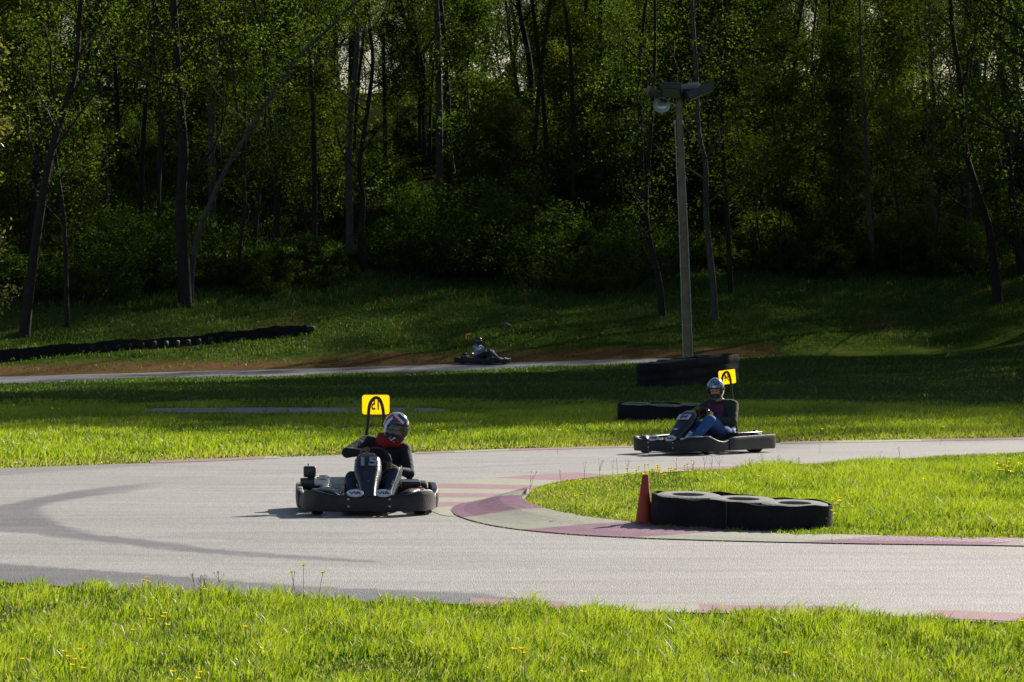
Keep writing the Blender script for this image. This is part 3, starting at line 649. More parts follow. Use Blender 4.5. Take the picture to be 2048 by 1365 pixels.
def plate_mat():
    m = bpy.data.materials.new('translucent_yellow_plate'); n, l, b = nodes(m); n.remove(b)
    d = n.new('ShaderNodeBsdfDiffuse'); t = n.new('ShaderNodeBsdfTranslucent'); g = n.new('ShaderNodeBsdfGlossy'); g.inputs['Roughness'].default_value = .3
    d.inputs[0].default_value = (.88, .58, .0, 1); t.inputs[0].default_value = (1, .78, .0, 1)
    a = n.new('ShaderNodeMixShader'); a.inputs[0].default_value = .82; c = n.new('ShaderNodeMixShader'); c.inputs[0].default_value = .04
    l.new(d.outputs[0], a.inputs[1]); l.new(t.outputs[0], a.inputs[2]); l.new(a.outputs[0], c.inputs[1]); l.new(g.outputs[0], c.inputs[2])
    l.new(c.outputs[0], n['Material Output'].inputs[0]); return m
yellow = plate_mat()
def glass_mat(name, c, rough=.08):
    m = bpy.data.materials.new(name); n, l, b = nodes(m); b.inputs['Base Color'].default_value = (*c, 1); b.inputs['Roughness'].default_value = rough
    b.inputs['Coat Weight'].default_value = 1; b.inputs['Coat Roughness'].default_value = .04; return m
visor_m = glass_mat('smoked_visor', (.05, .04, .035), .12)
lens_m = glass_mat('lamp_glass', (.25, .27, .22), .05); 
def dg(): return bpy.context.evaluated_depsgraph_get()
def text(name, s, size, M, m, parent, depth=.0015, mirror=False, bold=0.0, sx=1.0):
    c = bpy.data.curves.new('t', 'FONT'); c.body = s; c.size = size; c.extrude = depth; c.offset = bold; c.align_x = 'CENTER'; c.align_y = 'CENTER'
    o = bpy.data.objects.new('t', c); COL.objects.link(o); bpy.context.view_layer.update()
    me = bpy.data.meshes.new_from_object(o.evaluated_get(dg())); bpy.data.objects.remove(o)
    S = Matrix.Diagonal((-sx if mirror else sx, 1, 1, 1)); me.transform(M @ S)
    if mirror: me.flip_normals()
    me.materials.clear(); me.materials.append(m); r = bpy.data.objects.new(name, me); COL.objects.link(r); r.parent = parent; return r
def frame(o, x, y):                            # matrix with origin o, x and y axes
    x = Vector(x).normalized(); y = Vector(y); y = (y-x*y.dot(x)).normalized(); z = x.cross(y)
    return Matrix(((x.x, y.x, z.x, o[0]), (x.y, y.y, z.y, o[1]), (x.z, y.z, z.z, o[2]), (0, 0, 0, 1)))

def torus_pts(c, r, M=None, n=28):
    return [Vector((c[0]+r*math.cos(2*math.pi*i/n), c[1]+r*math.sin(2*math.pi*i/n), c[2])) for i in range(n+1)]
def wheel_at(root, x, y, r, wd, steer=0):
    M = Matrix.Translation((x, y, r)) @ Matrix.Rotation(steer, 4, 'Z') @ Matrix.Rotation(R(90), 4, 'X')
    h = wd/2; t = MB()
    t.lathe([(r*.52, -h*.8), (r*.8, -h), (r*.95, -h*.88), (r, -h*.6), (r, h*.6), (r*.95, h*.88), (r*.8, h), (r*.52, h*.8), (r*.52, -h*.8)], 32, M=M)
    wh = MB().lathe([(.02, -h*.5), (r*.3, -h*.45), (r*.5, -h*.75), (r*.5, h*.75), (r*.3, h*.45), (.02, h*.5)], 24, M=M).build('wheel', steel, root)
    t.build('tyre', rubber, wh)
    return wh
def skirt(name, path, root, m):
    """path of (x, y, bottom, top); hollow shell rolled inward along the top"""
    P = catmull(path, 6); rings = []
    for i, p in enumerate(P):
        a = P[max(i-1, 0)]; b = P[min(i+1, len(P)-1)]; t = np.array([b[0]-a[0], b[1]-a[1]]); t = t/max(np.linalg.norm(t), 1e-6)
        nrm = np.array([t[1], -t[0]])          # outward
        if nrm @ np.array([p[0], p[1]]) < 0: nrm = -nrm
        sec = [(-.010, 0), (.0, .03), (.005, .3), (.006, .5), (.004, .75), (.001, .95), (-.006, 1.0), (-.05, .985), (-.06, .93), (-.055, .88), (-.03, .9), (-.02, .5), (-.02, .05)]
        rings.append([(p[0]+nrm[0]*q, p[1]+nrm[1]*q, p[2]+(p[3]-p[2])*h) for q, h in sec])
    return MB().loft(rings).build(name, m, root, sharp=50)

def make_kart(number, loc, phi, sign_rot, panel_white, sy=0.0, **k):
    rz = math.atan2(-math.cos(phi), -math.sin(phi)); root = empty('racing_kart', loc, rz, **k)
    fb = []
    half = [(.99, 0, .045, .205), (.985, .2, .045, .205), (.965, .36, .045, .21), (.90, .48, .045, .235), (.80, .56, .045, .25), (.66, .625, .045, .235), (.52, .65, .045, .195), (.40, .665, .05, .18), (.30, .67, .05, .20)]
    path = [(x, -y, b, t) for x, y, b, t in half[::-1]]+half[1:]
    fbo = skirt('front_bumper', path, root, plastic_k)
    for y in (-.2, .2):
        for z in (.095, .165):
            MB().lathe([(.013, 0), (.013, .004), (.006, .008), (0, .009)], 10, M=Matrix.Translation((.990+.006*(abs(y) < .1), y, z)) @ Matrix.Rotation(R(90), 4, 'Y')).build('bolt', steel, fbo)
    half = [(.29, .68, .05, .20), (.20, .695, .05, .23), (.05, .70, .05, .24), (-.4, .705, .05, .245), (-.80, .705, .05, .25), (-.91, .68, .05, .25), (-.955, .61, .05, .25), (-.96, .4, .05, .25), (-.96, 0, .05, .25)]
    path = half+[(x, -y, b, t) for x, y, b, t in half[::-1][1:]]
    rb = skirt('rear_bumper', path, root, plastic_k)
    for s in (-1, 1):                          # pale pod tops behind the bumper
        prof = [[(x, s*yi, z) for yi, z in ((.56*q, zz), (.60*q, zz+.02), (.66*q, zz+.015), (.70*q, zz-.03), (.68*q, .1), (.58*q, .1))] for x, q, zz in ((.22, .98, .14), (.05, 1.0, .18), (-.2, 1, .19), (-.34, 1, .18))]
        MB().loft(prof).build('side_pod', plastic_k, root)
        fo = [[(x, s*yi, z) for yi, z in ((y0, z0), (y0+.06, z0+.035), (y0+.13, z0+.03), (y0+.18, z0-.01))] for x, y0, z0 in ((.92, .24, .17), (.82, .30, .215), (.70, .36, .225), (.60, .40, .2), (.5, .43, .16))]
        mb = MB().loft(fo, cap=False, closed=False); o = mb.build('wheel_fairing', plastic_k, root)
        sm = o.modifiers.new('thick', 'SOLIDIFY'); sm.thickness = .008
    ch = MB()
    for s in (-1, 1):
        ch.tube([(.93, s*.16, .07), (.55, s*.22, .06), (.1, s*.33, .06), (-.5, s*.33, .06), (-.9, s*.3, .08)], .016)
    for x, y in ((.93, .16), (.35, .28), (-.1, .33), (-.55, .33), (-.9, .3)): ch.tube([(x, -y, .07), (x, y, .07)], .015)
    ch.tube([(-.6, -.5, .14), (-.6, .5, .14)], .02); ch.tube([(.6, -.44, .13), (.6, .44, .13)], .014)
    ch.build('chassis_frame', frame_m, root)
    MB().box((.35, 0, .05), (1.0, .5, .006)).build('floor_tray', alu, root)
    for x, y, r, wd, st in ((.58, .50, .128, .12, .12), (.58, -.50, .128, .12, .12), (-.6, .53, .14, .18, 0), (-.6, -.53, .14, .18, 0)): wheel_at(root, x, y, r, wd, st)
    # steering fairing: tall curved panel, open towards the driver
    sp = [((.90, .12), .075, .03), ((.80, .18), .078, .05), ((.68, .27), .085, .07), ((.56, .36), .105, .08), ((.47, .43), .132, .085), ((.38, .50), .137, .08), ((.30, .555), .13, .07), ((.24, .585), .105, .05), ((.19, .59), .07, .03)]
    rings = []
    for i, ((x, z), hw, dp) in enumerate(sp):
        a = sp[max(i-1, 0)][0]; b = sp[min(i+1, len(sp)-1)][0]; t = Vector((b[0]-a[0], 0, b[1]-a[1])).normalized(); nn = Vector((t.z, 0, -t.x))  # outward: forward and up
        if nn.x < 0: nn = -nn
        rr = []
        for j in range(13):
            g = -1+2*j/12; yy = hw*math.copysign(min(1, abs(g)*1.18), g) if abs(g) < .85 else hw*math.copysign(1, g); dep = -dp*max(0, (abs(g)-.55)/.45)**1.6*1.3
            p = Vector((x, yy, z))+nn*dep; rr.append(tuple(p))
        rings.append(rr)
    fa = MB().loft(rings, cap=False, closed=False).build('steering_fairing', plastic_d, root, sharp=60)
    sm = fa.modifiers.new('thick', 'SOLIDIFY'); sm.thickness = .006; sm.offset = -1
    u = Vector((-.17, 0, .125)); M = frame((.385+.010, 0, .495+.012), (0, 1, 0), u)
    if panel_white:
        pn = MB().box((0, 0, 0), (.20, .115, .003), bev=.001); pm = pn.build('number_panel', num_white, root); pm.data.transform(M)
        text('number', number, .12, M @ Matrix.Translation((0, 0, .003)), ink, pm, bold=.002)
        for x, z, sx_ in ((.60, .335, .06), (.72, .245, .07)):
            q = MB().box((0, 0, 0), (sx_, .03, .003)).build('sticker', num_white, root); q.data.transform(frame((x+.008, 0, z+.008), (0, 1, 0), (-.11, 0, .09)))
    else:
        text('number', number, .185, M @ Matrix.Translation((0, 0, .002)), num_grey, fa, bold=.006, sx=1.15)
        q = MB().tube([(-.125, -.072, .001), (-.06, -.078, .003), (.06, -.078, .003), (.125, -.072, .001)], .003, 6); q = q.build('seam', rubber, root); q.data.transform(M)
        MB().lathe([(.009, 0), (.009, .004), (0, .006)], 10, M=frame((.62, 0, .32), (0, 1, 0), (-.11, 0, .09)) @ Matrix.Translation((0, 0, .004))).build('bolt', steel, fa)
    # oval badges standing on the front shelf
    for y in (-.135, .14):
        M = frame((.955, y, .225), (0, 1, 0), (-.75, 0, .44)); n = 28
        vs = [(.082*math.cos(2*math.pi*i/n), .066*math.sin(2*math.pi*i/n), z) for z in (-.003, .003) for i in range(n)]
        mb = MB(); mb.add(vs, [tuple(range(n))[::-1], tuple(range(n, 2*n))]+[(i, (i+1) % n, n+(i+1) % n, n+i) for i in range(n)], M=M)
        bd = mb.build('badge', white_p, root); text('lettering', 'VIR', .062, M @ Matrix.Translation((0, -.006, .0045)), ink, bd, bold=.0022, sx=1.25)
        bd2 = MB().tube([M @ Vector((.078*math.cos(2*math.pi*i/n), .062*math.sin(2*math.pi*i/n), .003)) for i in range(n+1)], .0016, 5).build('rim_line', ink, bd)
    # controls, seat
    MB().tube([(.55, 0, .12), (.16, .07, .46)], .011).build('steering_column', steel, root)
    Mw = frame((.12, .08, .50), (0, 1, 0), (-.55, 0, .84)); wr = MB().tube([Mw @ p for p in torus_pts((0, 0, 0), .15)], .014, 8)
    for g in (0, 2.1, 4.2): wr.tube([Mw @ Vector((0, 0, -.02)), Mw @ Vector((.145*math.cos(g), .145*math.sin(g), 0))], .009, 6)
    wr.build('steering_wheel', frame_m, root)
    sc_ = [(.02, .14, .10, .19), (-.12, .09, .17, .20), (-.3, .08, .20, .21), (-.46, .14, .22, .21), (-.56, .28, .19, .19), (-.60, .36, .12, .17), (-.62, .42, .05, .14)]
    rings = []
    for x, z, dp, hw in sc_:
        rr = []
        for j in range(15):
            g = math.pi*j/14; f_ = (1-math.sin(g))**1.2
            rr.append((x+(dp*.9*f_ if z > .2 else 0), .10-hw*math.cos(g)*1.02, z+(dp*.9*f_ if z <= .2 else .02*f_)))
        rings.append(rr)
    so = MB().loft(rings, cap=False, closed=False).build('seat', seat_m, root, sharp=70); sm = so.modifiers.new('thick', 'SOLIDIFY'); sm.thickness = .012
    for s in (-1, 1):
        p = [(.62, s*.12+.02, .09), (.66, s*.12+.02, .2)]; MB().tube(p, .008).box((.665, s*.12+.02, .19), (.02, .07, .07), bev=.004).build('pedal', steel, root)
    # engine on the right
    en = MB().box((-.42, -.36, .15), (.34, .24, .16), bev=.02).tube([(-.42, -.30, .17), (-.25, -.30, .27)], .055, 14)
    for i in range(6): en.box((-.36+.022*i, -.30, .19+.014*i), (.006, .15, .13), M=None)
    eo = en.build('engine', alu, root)
    MB().box((-.46, -.45, .275), (.20, .15, .07), bev=.02).build('engine_cover', white_p, eo)
    MB().lathe([(.055, 0), (.07, .01), (.07, .03), (.04, .045), (0, .046)], 18, M=Matrix.Translation((-.40, -.43, .30))).build('pull_starter', steel, eo)
    MB().box((-.50, -.57, .375), (.13, .125, .11), bev=.018).tube([(-.5, -.585, .42), (-.5, -.585, .455)], .006, 8).tube([(-.5, -.57, .33), (-.46, -.5, .26)], .03, 10).build('air_filter', plastic_d, eo)
    MB().box((-.50, -.58, .26), (.2, .17, .10), bev=.015).build('fuel_tank', plastic_d, root)
    MB().tube([(-.70, -.42, .28), (-.70, -.05, .28)], .035, 14).build('exhaust', steel, root)
    MB().box((-.48, .44, .262), (.66, .19, .05), bev=.012).tube([(-.74, .44, .262), (-.88, .44, .262)], [.045, .02], 12).build('battery_box', plastic_d, root)
    MB().box((-.58, .45, .222), (.56, .2, .012), bev=.004).build('pod_lid', red_p, root)
    # number plate on its hoop
    zc = 1.04; sr = Matrix.Translation((-.80, .03+sy, zc)) @ Matrix.Rotation(sign_rot, 4, 'X')
    hp = [(-.80, -.075, .50), (-.79, -.07, .70), (-.785, -.05, .85), (-.785, -.04, 1.0), (-.785, -.02, 1.07), (-.785, .025, 1.11), (-.785, .07, 1.09), (-.785, .10, 1.0), (-.785, .115, .85), (-.79, .135, .70), (-.80, .14, .50)]
    hp = [(x, y+sy, z) for x, y, z in hp]
    MB().tube(catmull(hp, 4), .0175, 10).tube([hp[0], (-.85, -.08, .1)], .0175, 8).tube([hp[-1], (-.85, .14, .1)], .0175, 8).build('hoop', hoop_m, root)
    bm = bmesh.new(); bmesh.ops.create_cube(bm, size=1)
    for v in bm.verts: v.co = Vector((v.co.x*.004, v.co.y*.285, v.co.z*.205))
    bmesh.ops.bevel(bm, geom=[e for e in bm.edges if abs(e.verts[0].co.x-e.verts[1].co.x) > .003], offset=.03, segments=5, affect='EDGES', profile=.5)
    pl = MB().addbm(bm, 0, sr @ Matrix.Translation((-.012, 0, 0))).build('number_plate', yellow, root, smooth=False)
    # figures on the far side; their backlit shadow is painted reversed in front
    A = sr @ frame((-.0085, 0, -.005), (0, 1, 0), (0, 0, 1)); text('number', number, .15, A, number_shadow, pl, depth=.0008, mirror=True, bold=.002, sx=.66)  # added figures, painted shadow of the number on the far side
    B = sr @ frame((-.016, 0, -.005), (0, -1, 0), (0, 0, 1)); text('number', number, .15, B, ink, pl, depth=.0008, bold=.002, sx=.66)
    bc = [(0, -.1425+.03*(1-math.cos(g)), 0) for g in ()]
    edge_ = []
    for cy, cz, g0 in ((.1125, .0725, 0), (-.1125, .0725, 90), (-.1125, -.0725, 180), (.1125, -.0725, 270)):
        for g in range(0, 91, 30): edge_.append(sr @ Vector((-.012, cy+.03*math.cos(R(g0+g)), cz+.03*math.sin(R(g0+g)))))
    MB().tube(edge_+edge_[:1], .0035, 6).build('edge_trim', hoop_m, pl)
    return root, rz

# ---------------------------------------------------------------- people
skin = mat('skin', (.50, .30, .22), (.42, .24, .17), 12, .5)
def cloth(name, c1, c2, s=9): return mat(name, c1, c2, s, .85, .6, 16)
def capsules(prims):
    mb = MB()
    for p0, r0, p1, r1, _ in prims:
        mb.sphere(p0, r0, 14, 10); mb.sphere(p1, r1, 14, 10)
        mb.tube([p0, p1], [r0, r1], 14)
    return mb
def fuse(name, prims, voxel, mats, parent, smooth=6, extra=None):
    mb = capsules(prims)
    if extra: extra(mb)
    o = mb.build('tmp', mats[0], None, smooth=False)
    md = o.modifiers.new('r', 'REMESH'); md.mode = 'VOXEL'; md.voxel_size = voxel; md.use_smooth_shade = True
    m2 = o.modifiers.new('s', 'SMOOTH'); m2.iterations = smooth; m2.factor = .5
    bpy.context.view_layer.update(); me = bpy.data.meshes.new_from_object(o.evaluated_get(dg())); bpy.data.objects.remove(o)
    me.materials.clear()
    for m in mats: me.materials.append(m)
    n = len(me.polygons); C = np.zeros(n*3); me.polygons.foreach_get('center', C); C = C.reshape(-1, 3); best = np.full(n, 1e9); idx = np.zeros(n, int)
    for p0, r0, p1, r1, mi in prims:
        a = np.array(p0); ab = np.array(p1)-a; L2 = max((ab**2).sum(), 1e-9); t = np.clip(((C-a)@ab)/L2, 0, 1)
        d = np.linalg.norm(C-a-t[:, None]*ab, axis=1)-(r0+(r1-r0)*t); q = d < best; best[q] = d[q]; idx[q] = mi
    me.polygons.foreach_set('material_index', idx.astype(np.int32)); me.polygons.foreach_set('use_smooth', np.ones(n, bool))
    r = bpy.data.objects.new(name, me); COL.objects.link(r); r.parent = parent; return r
def make_hand(parent, wrist, rim, tang, m, flip):
    """gloved hand with four fingers and a thumb closed round the steering wheel rim"""
    w_ = Vector(wrist); p = Vector(rim); a = (p-w_).normalized(); t = Vector(tang); t = (t-a*t.dot(a)).normalized()*flip; n = t.cross(a)*flip
    if n.z < 0: n = -n
    pr = []; k0 = w_; k1 = w_.lerp(p, .45)
    for s in (-.028, -.009, .010, .028): pr.append((k0+t*s*.7, .017, p+t*s-a*.035+n*.022, .015, 0))
    for j, (s, ln) in enumerate(((-.031, .92), (-.011, 1.05), (.010, 1.0), (.030, .82))):
        q = [p+t*s-a*.035+n*.024]
        for g in (75, 25, -30, -80, -125): q.append(p+t*(s*1.04)+(a*math.cos(R(g))*1.0+n*math.sin(R(g)))*(.025)*(.9+.1*ln)+a*.004*ln)
        q = q[:2+int(round(4*ln))]
        for i in range(len(q)-1): pr.append((q[i], .0098-.0006*i, q[i+1], .0092-.0006*i, 0))
    q = [w_+(p-w_)*.45-t*.034, p-t*.046-a*.022-n*.006, p-t*.040+a*.004-n*.024, p-t*.018+a*.018-n*.024]
    for i in range(3): pr.append((q[i], .012-.001*i, q[i+1], .011-.001*i, 0))
    return fuse('glove', pr, .0038, [m], parent, 2)
def helmet(parent, c, yaw, pitch, roll, kind, mats, vis):
    M = Matrix.Translation(c) @ Matrix.Rotation(yaw, 4, 'Z') @ Matrix.Rotation(pitch, 4, 'Y') @ Matrix.Rotation(roll, 4, 'X')
    nu, nv = 96, 60
    def surf(u, v, k=1.0):                     # u: 0 = forward, degrees; v: elevation
        cu, su, cv, sv_ = math.cos(R(u)), math.sin(R(u)), math.cos(R(v)), math.sin(R(v))
        x, y, z = .146*cv*cu, .126*cv*su, .162*sv_
        if v < 0:
            f = min(1, -v/45); x += .028*f*max(0, cu)**1.5*cv; y *= 1-.10*f; z *= 1.0-.02*f
            if cu < 0: x *= 1-.16*f
        if -30 < v < 22 and abs(u) < 80: x -= .004
        return Vector((x, y, z))*k
    mb = MB(); vs = []; fs = []; ms = []
    V0 = -64
    for j in range(nv+1):
        v = V0+(90-V0)*j/nv
        for i in range(nu): vs.append(surf(-180+360*i/nu, v))
    for j in range(nv):
        for i in range(nu):
            u = -180+360*(i+.5)/nu; v = V0+(90-V0)*(j+.5)/nv; au = abs(u); mi = 0
            if kind == 1:
                if abs(au-(94-.42*v)) < 9.5-.03*abs(v) and v > -60: mi = 1
                if 12 < au < 112 and abs(v-(26+.42*(au-12))) < 6: mi = 1
                if 12 < au < 96 and abs(v-(14+.42*(au-12)-3*math.sin(au*.35))) < 5: mi = 2
                if v < -30 and 34 < au < 62 and ((au+v) % 26) < 11: mi = 1
                if v < -40 and au < 34: mi = 2
                if v > 55 and ((u*.5+v) % 24) < 6: mi = 1
            else:
                if v > 22 and (math.sin(u*.13+v*.19+math.sin(v*.2)*2)*math.cos(v*.17-u*.08+math.sin(u*.11))) > -.05: mi = 1
                if 22 < v < 32 and au < 12: mi = 3
                if v < -38 and ((u*.9) % 16) < 6 and au < 50: mi = 3 if kind == 2 else 0
                if kind == 2 and v < -20 and 58 < au < 80: mi = 2
            hole_ = au < 62*(1-.12*((v+12)/26)**2) and -34 < v < 17
            if hole_: continue
            fs.append((j*nu+i, j*nu+(i+1) % nu, (j+1)*nu+(i+1) % nu, (j+1)*nu+i)); ms.append(mi)
    b = len(mb.v); mb.v = [tuple(M @ p) for p in vs]; mb.f = fs; mb.m = ms
    h = mb.build('helmet', mats, parent, sharp=70); sm = h.modifiers.new('t', 'SOLIDIFY'); sm.thickness = .018; sm.offset = -1
    rim = []
    for g in range(0, 361, 12):
        rim.append(M @ surf(58*math.cos(R(g)), -8+27*math.sin(R(g)), 1.005))
    MB().tube(rim, .005, 6).build('rim_seal', ink, h)
    MB().loft([[tuple(M @ (surf(-180+360*i/40, v, .97))) for i in range(40)] for v in (-66, -60)], cap=False).build('neck_roll', ink, h)
    if vis:
        rings = [[tuple(M @ surf(u, v, 1.02)) for u in np.linspace(-66, 66, 30)] for v in np.linspace(-33, 15, 12)]
        vo = MB().loft(rings, cap=False, closed=False).build('visor', visor_m, h); s2 = vo.modifiers.new('t', 'SOLIDIFY'); s2.thickness = .003
    for s in (-1, 1):
        MB().lathe([(.016, 0), (.016, .006), (.01, .01), (0, .01)], 14, M=M @ Matrix.Translation(surf(s*80, 2)) @ Matrix.Rotation(R(-90*s), 4, 'X')).build('visor_pivot', ink, h)
    return h, M
def make_driver(loc, rz, pose, colors, kind, **k):
    root = empty('person', loc, rz, **k); J = pose; V = {n: Vector(p) for n, p in J.items()}
    top, leg, shoe, glove, neckc, scarf = colors; b = pose_scale = J_w.get(kind, 1.0)
    hipc = (V['hipL']+V['hipR'])/2; shc = (V['shL']+V['shR'])/2; side = (V['shL']-V['shR']).normalized(); fw = Vector((1, 0, 0))
    ch = hipc.lerp(shc, .72); ab = hipc.lerp(shc, .36)
    pr = [(V['hipL'], .115*b, V['hipR'], .115*b, 1), (hipc+fw*.02, .13*b, ab, .13*b, 0), (ab+side*.04, .125*b, ch+side*.06, .12*b, 0), (ab-side*.04, .125*b, ch-side*.06, .12*b, 0),
          (ch+side*.08, .115*b, ch-side*.08, .115*b, 0), (V['shL']-side*.03, .072*b, V['shR']+side*.03, .072*b, 0), (ch, .11*b, shc, .085*b, 0),
          (shc, .06, V['neck'], .055, 2), (V['neck'], .052, V['head'], .08, 2), (V['head']+Vector((0, 0, .02)), .088, V['head']-Vector((0, 0, .03)), .075, 2)]
    for s in ('L', 'R'):
        pr += [(V['sh'+s], .066*b, V['el'+s], .052*b, 0), (V['el'+s], .051*b, V['wr'+s], .033*b, 0), (V['wr'+s], .031, V['wr'+s]+(V['ha'+s]-V['wr'+s])*.25, .028, 0),
               (V['hip'+s], .098*b, V['kn'+s], .066*b, 1), (V['kn'+s], .064*b, V['an'+s], .045*b, 1), (V['an'+s], .042, V['an'+s]+Vector((.03, 0, -.03)), .040, 3), (V['an'+s]+Vector((-.03, 0, -.045)), .036, V['an'+s]+Vector((.16, 0, .02)), .032, 3)]
    M_h = Matrix.Translation(V['head'])@Matrix.Rotation(J['rot'][0], 4, 'Z')@Matrix.Rotation(J['rot'][1], 4, 'Y')
    def face(mb):
        mb.sphere(M_h @ Vector((.095, 0, -.005)), (.018, .013, .018), 10, 8); mb.sphere(M_h @ Vector((.078, 0, .03)), (.02, .045, .012), 10, 8)
        for s in (-1, 1): mb.sphere(M_h @ Vector((.062, s*.03, -.02)), (.026, .022, .024), 10, 8)
    fuse('body', pr, .011, [top, leg, skin, shoe], root, 4, face)
    for s in (-1, 1): MB().sphere(M_h @ Vector((.083, s*.028, .012)), .0105, 10, 8).build('eye', ink, root)
    if kind > 1: MB().sphere(M_h @ Vector((.062, 0, -.06)), (.05, .062, .045), 14, 10).build('balaclava', ink, root)
    mo = MB().sphere(M_h @ Vector((.086, 0, -.045)), (.008, .024, .006), 10, 6).build('mouth', mat('lips', (.35, .12, .1)), root)
    if scarf:
        rg = []
        nk = shc.lerp(V['head'], .35)
        rings = []
        for q, (hh, rr) in enumerate(((-.06, .10), (-.04, .125), (0, .13), (.04, .115), (.07, .095))):
            c = nk+Vector((.02, 0, hh)); rings.append([(c.x+rr*math.cos(2*math.pi*i/24)*(.95+.06*math.sin(3*i)), c.y+rr*1.05*math.sin(2*math.pi*i/24)*(1+.04*math.sin(5*i+q)), c.z+.012*math.sin(i*1.3+q)) for i in range(24)])
        MB().loft(rings).build('scarf', neckc, root, sharp=80)
    for s in ('L', 'R'):
        d = Vector(J['rimt'+s]); make_hand(root, V['wr'+s]+(V['ha'+s]-V['wr'+s])*.22, V['ha'+s], d, glove, 1 if s == 'L' else -1)
    return root, V
J_w = {1: 1.08, 2: 1.27, 3: .97}

def rim_pt(g):                                 # point and tangent of the steering wheel rim at angle g
    Mw = frame((.12, .08, .50), (0, 1, 0), (-.55, 0, .84)); return Mw @ Vector((.15*math.cos(R(g)), .15*math.sin(R(g)), 0)), (Mw.to_3x3() @ Vector((-math.sin(R(g)), math.cos(R(g)), 0)))
# kart 15 in the bend
f0 = (px(738, 39.72), 39.72); ph = R(-3)
k1c = (f0[0]+.98*math.sin(ph), f0[1]+.98*math.cos(ph), .014)
kart1, rz1 = make_kart('15', k1c, ph, R(0), False, sy=.07, label='black racing kart with 15 on its fairing beside the striped kerb', cat='racing kart', group='racing karts')
navy_h = glass_mat('helmet_navy', (.03, .04, .09), .2); wht_h = glass_mat('helmet_white', (.75, .77, .82), .25); red_h = glass_mat('helmet_red', (.45, .02, .06), .2); blk_h = glass_mat('helmet_black', (.012, .012, .015), .2); blue_h = glass_mat('helmet_blue', (.25, .33, .55), .25); pink_h = glass_mat('helmet_rose', (.45, .22, .22), .25)
black_cl = cloth('black_sweater', (.008, .008, .014), (.016, .016, .024)); jeans_d = cloth('dark_jeans', (.012, .02, .045), (.025, .035, .07)); shoes = cloth('shoes', (.05, .04, .04), (.09, .07, .06))
tan_g = cloth('tan_glove', (.14, .10, .05), (.22, .16, .08)); scarf_m = cloth('red_scarf', (.24, .008, .015), (.32, .015, .025)); jeans_b = cloth('blue_jeans', (.03, .09, .30), (.05, .13, .38)); green_j = cloth('dark_green_jacket', (.018, .028, .022), (.03, .042, .032))
maroon = cloth('maroon_sweater', (.10, .02, .06), (.14, .03, .08)); lime_g = cloth('lime_glove', (.10, .13, .01), (.18, .2, .02)); tee = cloth('pale_blue_shirt', (.32, .36, .5), (.4, .44, .58))
rR, tR = rim_pt(128); rL, tL = rim_pt(-25)
P1 = dict(hipL=(-.38, .21, .20), hipR=(-.38, .03, .20), shL=(-.34, .375, .60), shR=(-.36, -.01, .675), neck=(-.29, .22, .70), head=(-.22, .29, .80),
          elR=(-.10, -.20, .58), elL=(-.10, .42, .37), wrR=(.02, -.05, .585), wrL=(.05, .30, .41), haR=tuple(rR), haL=tuple(rL), knL=(.22, .27, .38), knR=(.22, -.155, .34), anL=(.60, .17, .13), anR=(.60, -.14, .13),
          rot=(R(36), R(10)), rimtR=tuple(tR), rimtL=tuple(tL))
d1, _ = make_driver(k1c, rz1, P1, (black_cl, jeans_d, shoes, tan_g, scarf_m, True), 1, label='person in black sweater, red scarf and striped helmet steering the kart numbered 15', cat='person')
helmet(d1, Vector(P1['head'])+Vector((.0, 0, .02)), R(36), R(10), R(-12), 1, [navy_h, wht_h, red_h, blk_h], True)
# seam stripe on the jeans
for s, y0 in (('L', .05),):
    a_ = Vector(P1['hipL']); b_ = Vector(P1['knL']); c_ = Vector(P1['anL'])
    MB().tube(catmull([b_+Vector((-.16, .075, .02)), b_+Vector((-.02, .045, .058)), b_+Vector((.07, .03, .02)), b_.lerp(c_, .5)+Vector((.045, .025, .02)), c_+Vector((.03, .03, .03))], 4), .006, 6).build('trouser_stripe', mat('stripe', (.45, .55, .62)), d1)

# kart 84 on the far side of the infield
ph = R(35); f0 = (px(1322, 56.2), 56.2); k2c = (f0[0]+.98*math.sin(ph), f0[1]+.98*math.cos(ph), .014)
kart2, rz2 = make_kart('84', k2c, ph, R(7), True, sy=-.08, label='black racing kart with a white 84 panel on its fairing, at the right', cat='racing kart', group='racing karts')
rR, tR = rim_pt(120); rL, tL = rim_pt(20)
P2 = dict(hipL=(-.40, .20, .23), hipR=(-.40, 0, .23), shL=(-.40, .30, .65), shR=(-.40, -.09, .65), neck=(-.35, .10, .76), head=(-.30, .08, .86),
          elR=(-.14, -.24, .50), elL=(-.20, .42, .42), wrR=(.0, -.06, .55), wrL=(.02, .23, .50), haR=tuple(rR), haL=tuple(rL), knL=(.16, .27, .455), knR=(.16, -.12, .435), anL=(.56, .19, .13), anR=(.56, -.12, .13),
          rot=(R(22), R(16)), rimtR=tuple(tR), rimtL=tuple(tL))
d2, V2 = make_driver(k2c, rz2, P2, (green_j, jeans_b, shoes, lime_g, maroon, False), 2, label='person in dark green jacket and bright blue jeans driving the right-hand kart', cat='person')
helmet(d2, Vector(P2['head'])+Vector((0, 0, .02)), R(22), R(16), 0, 2, [navy_h, blue_h, pink_h, wht_h], False)
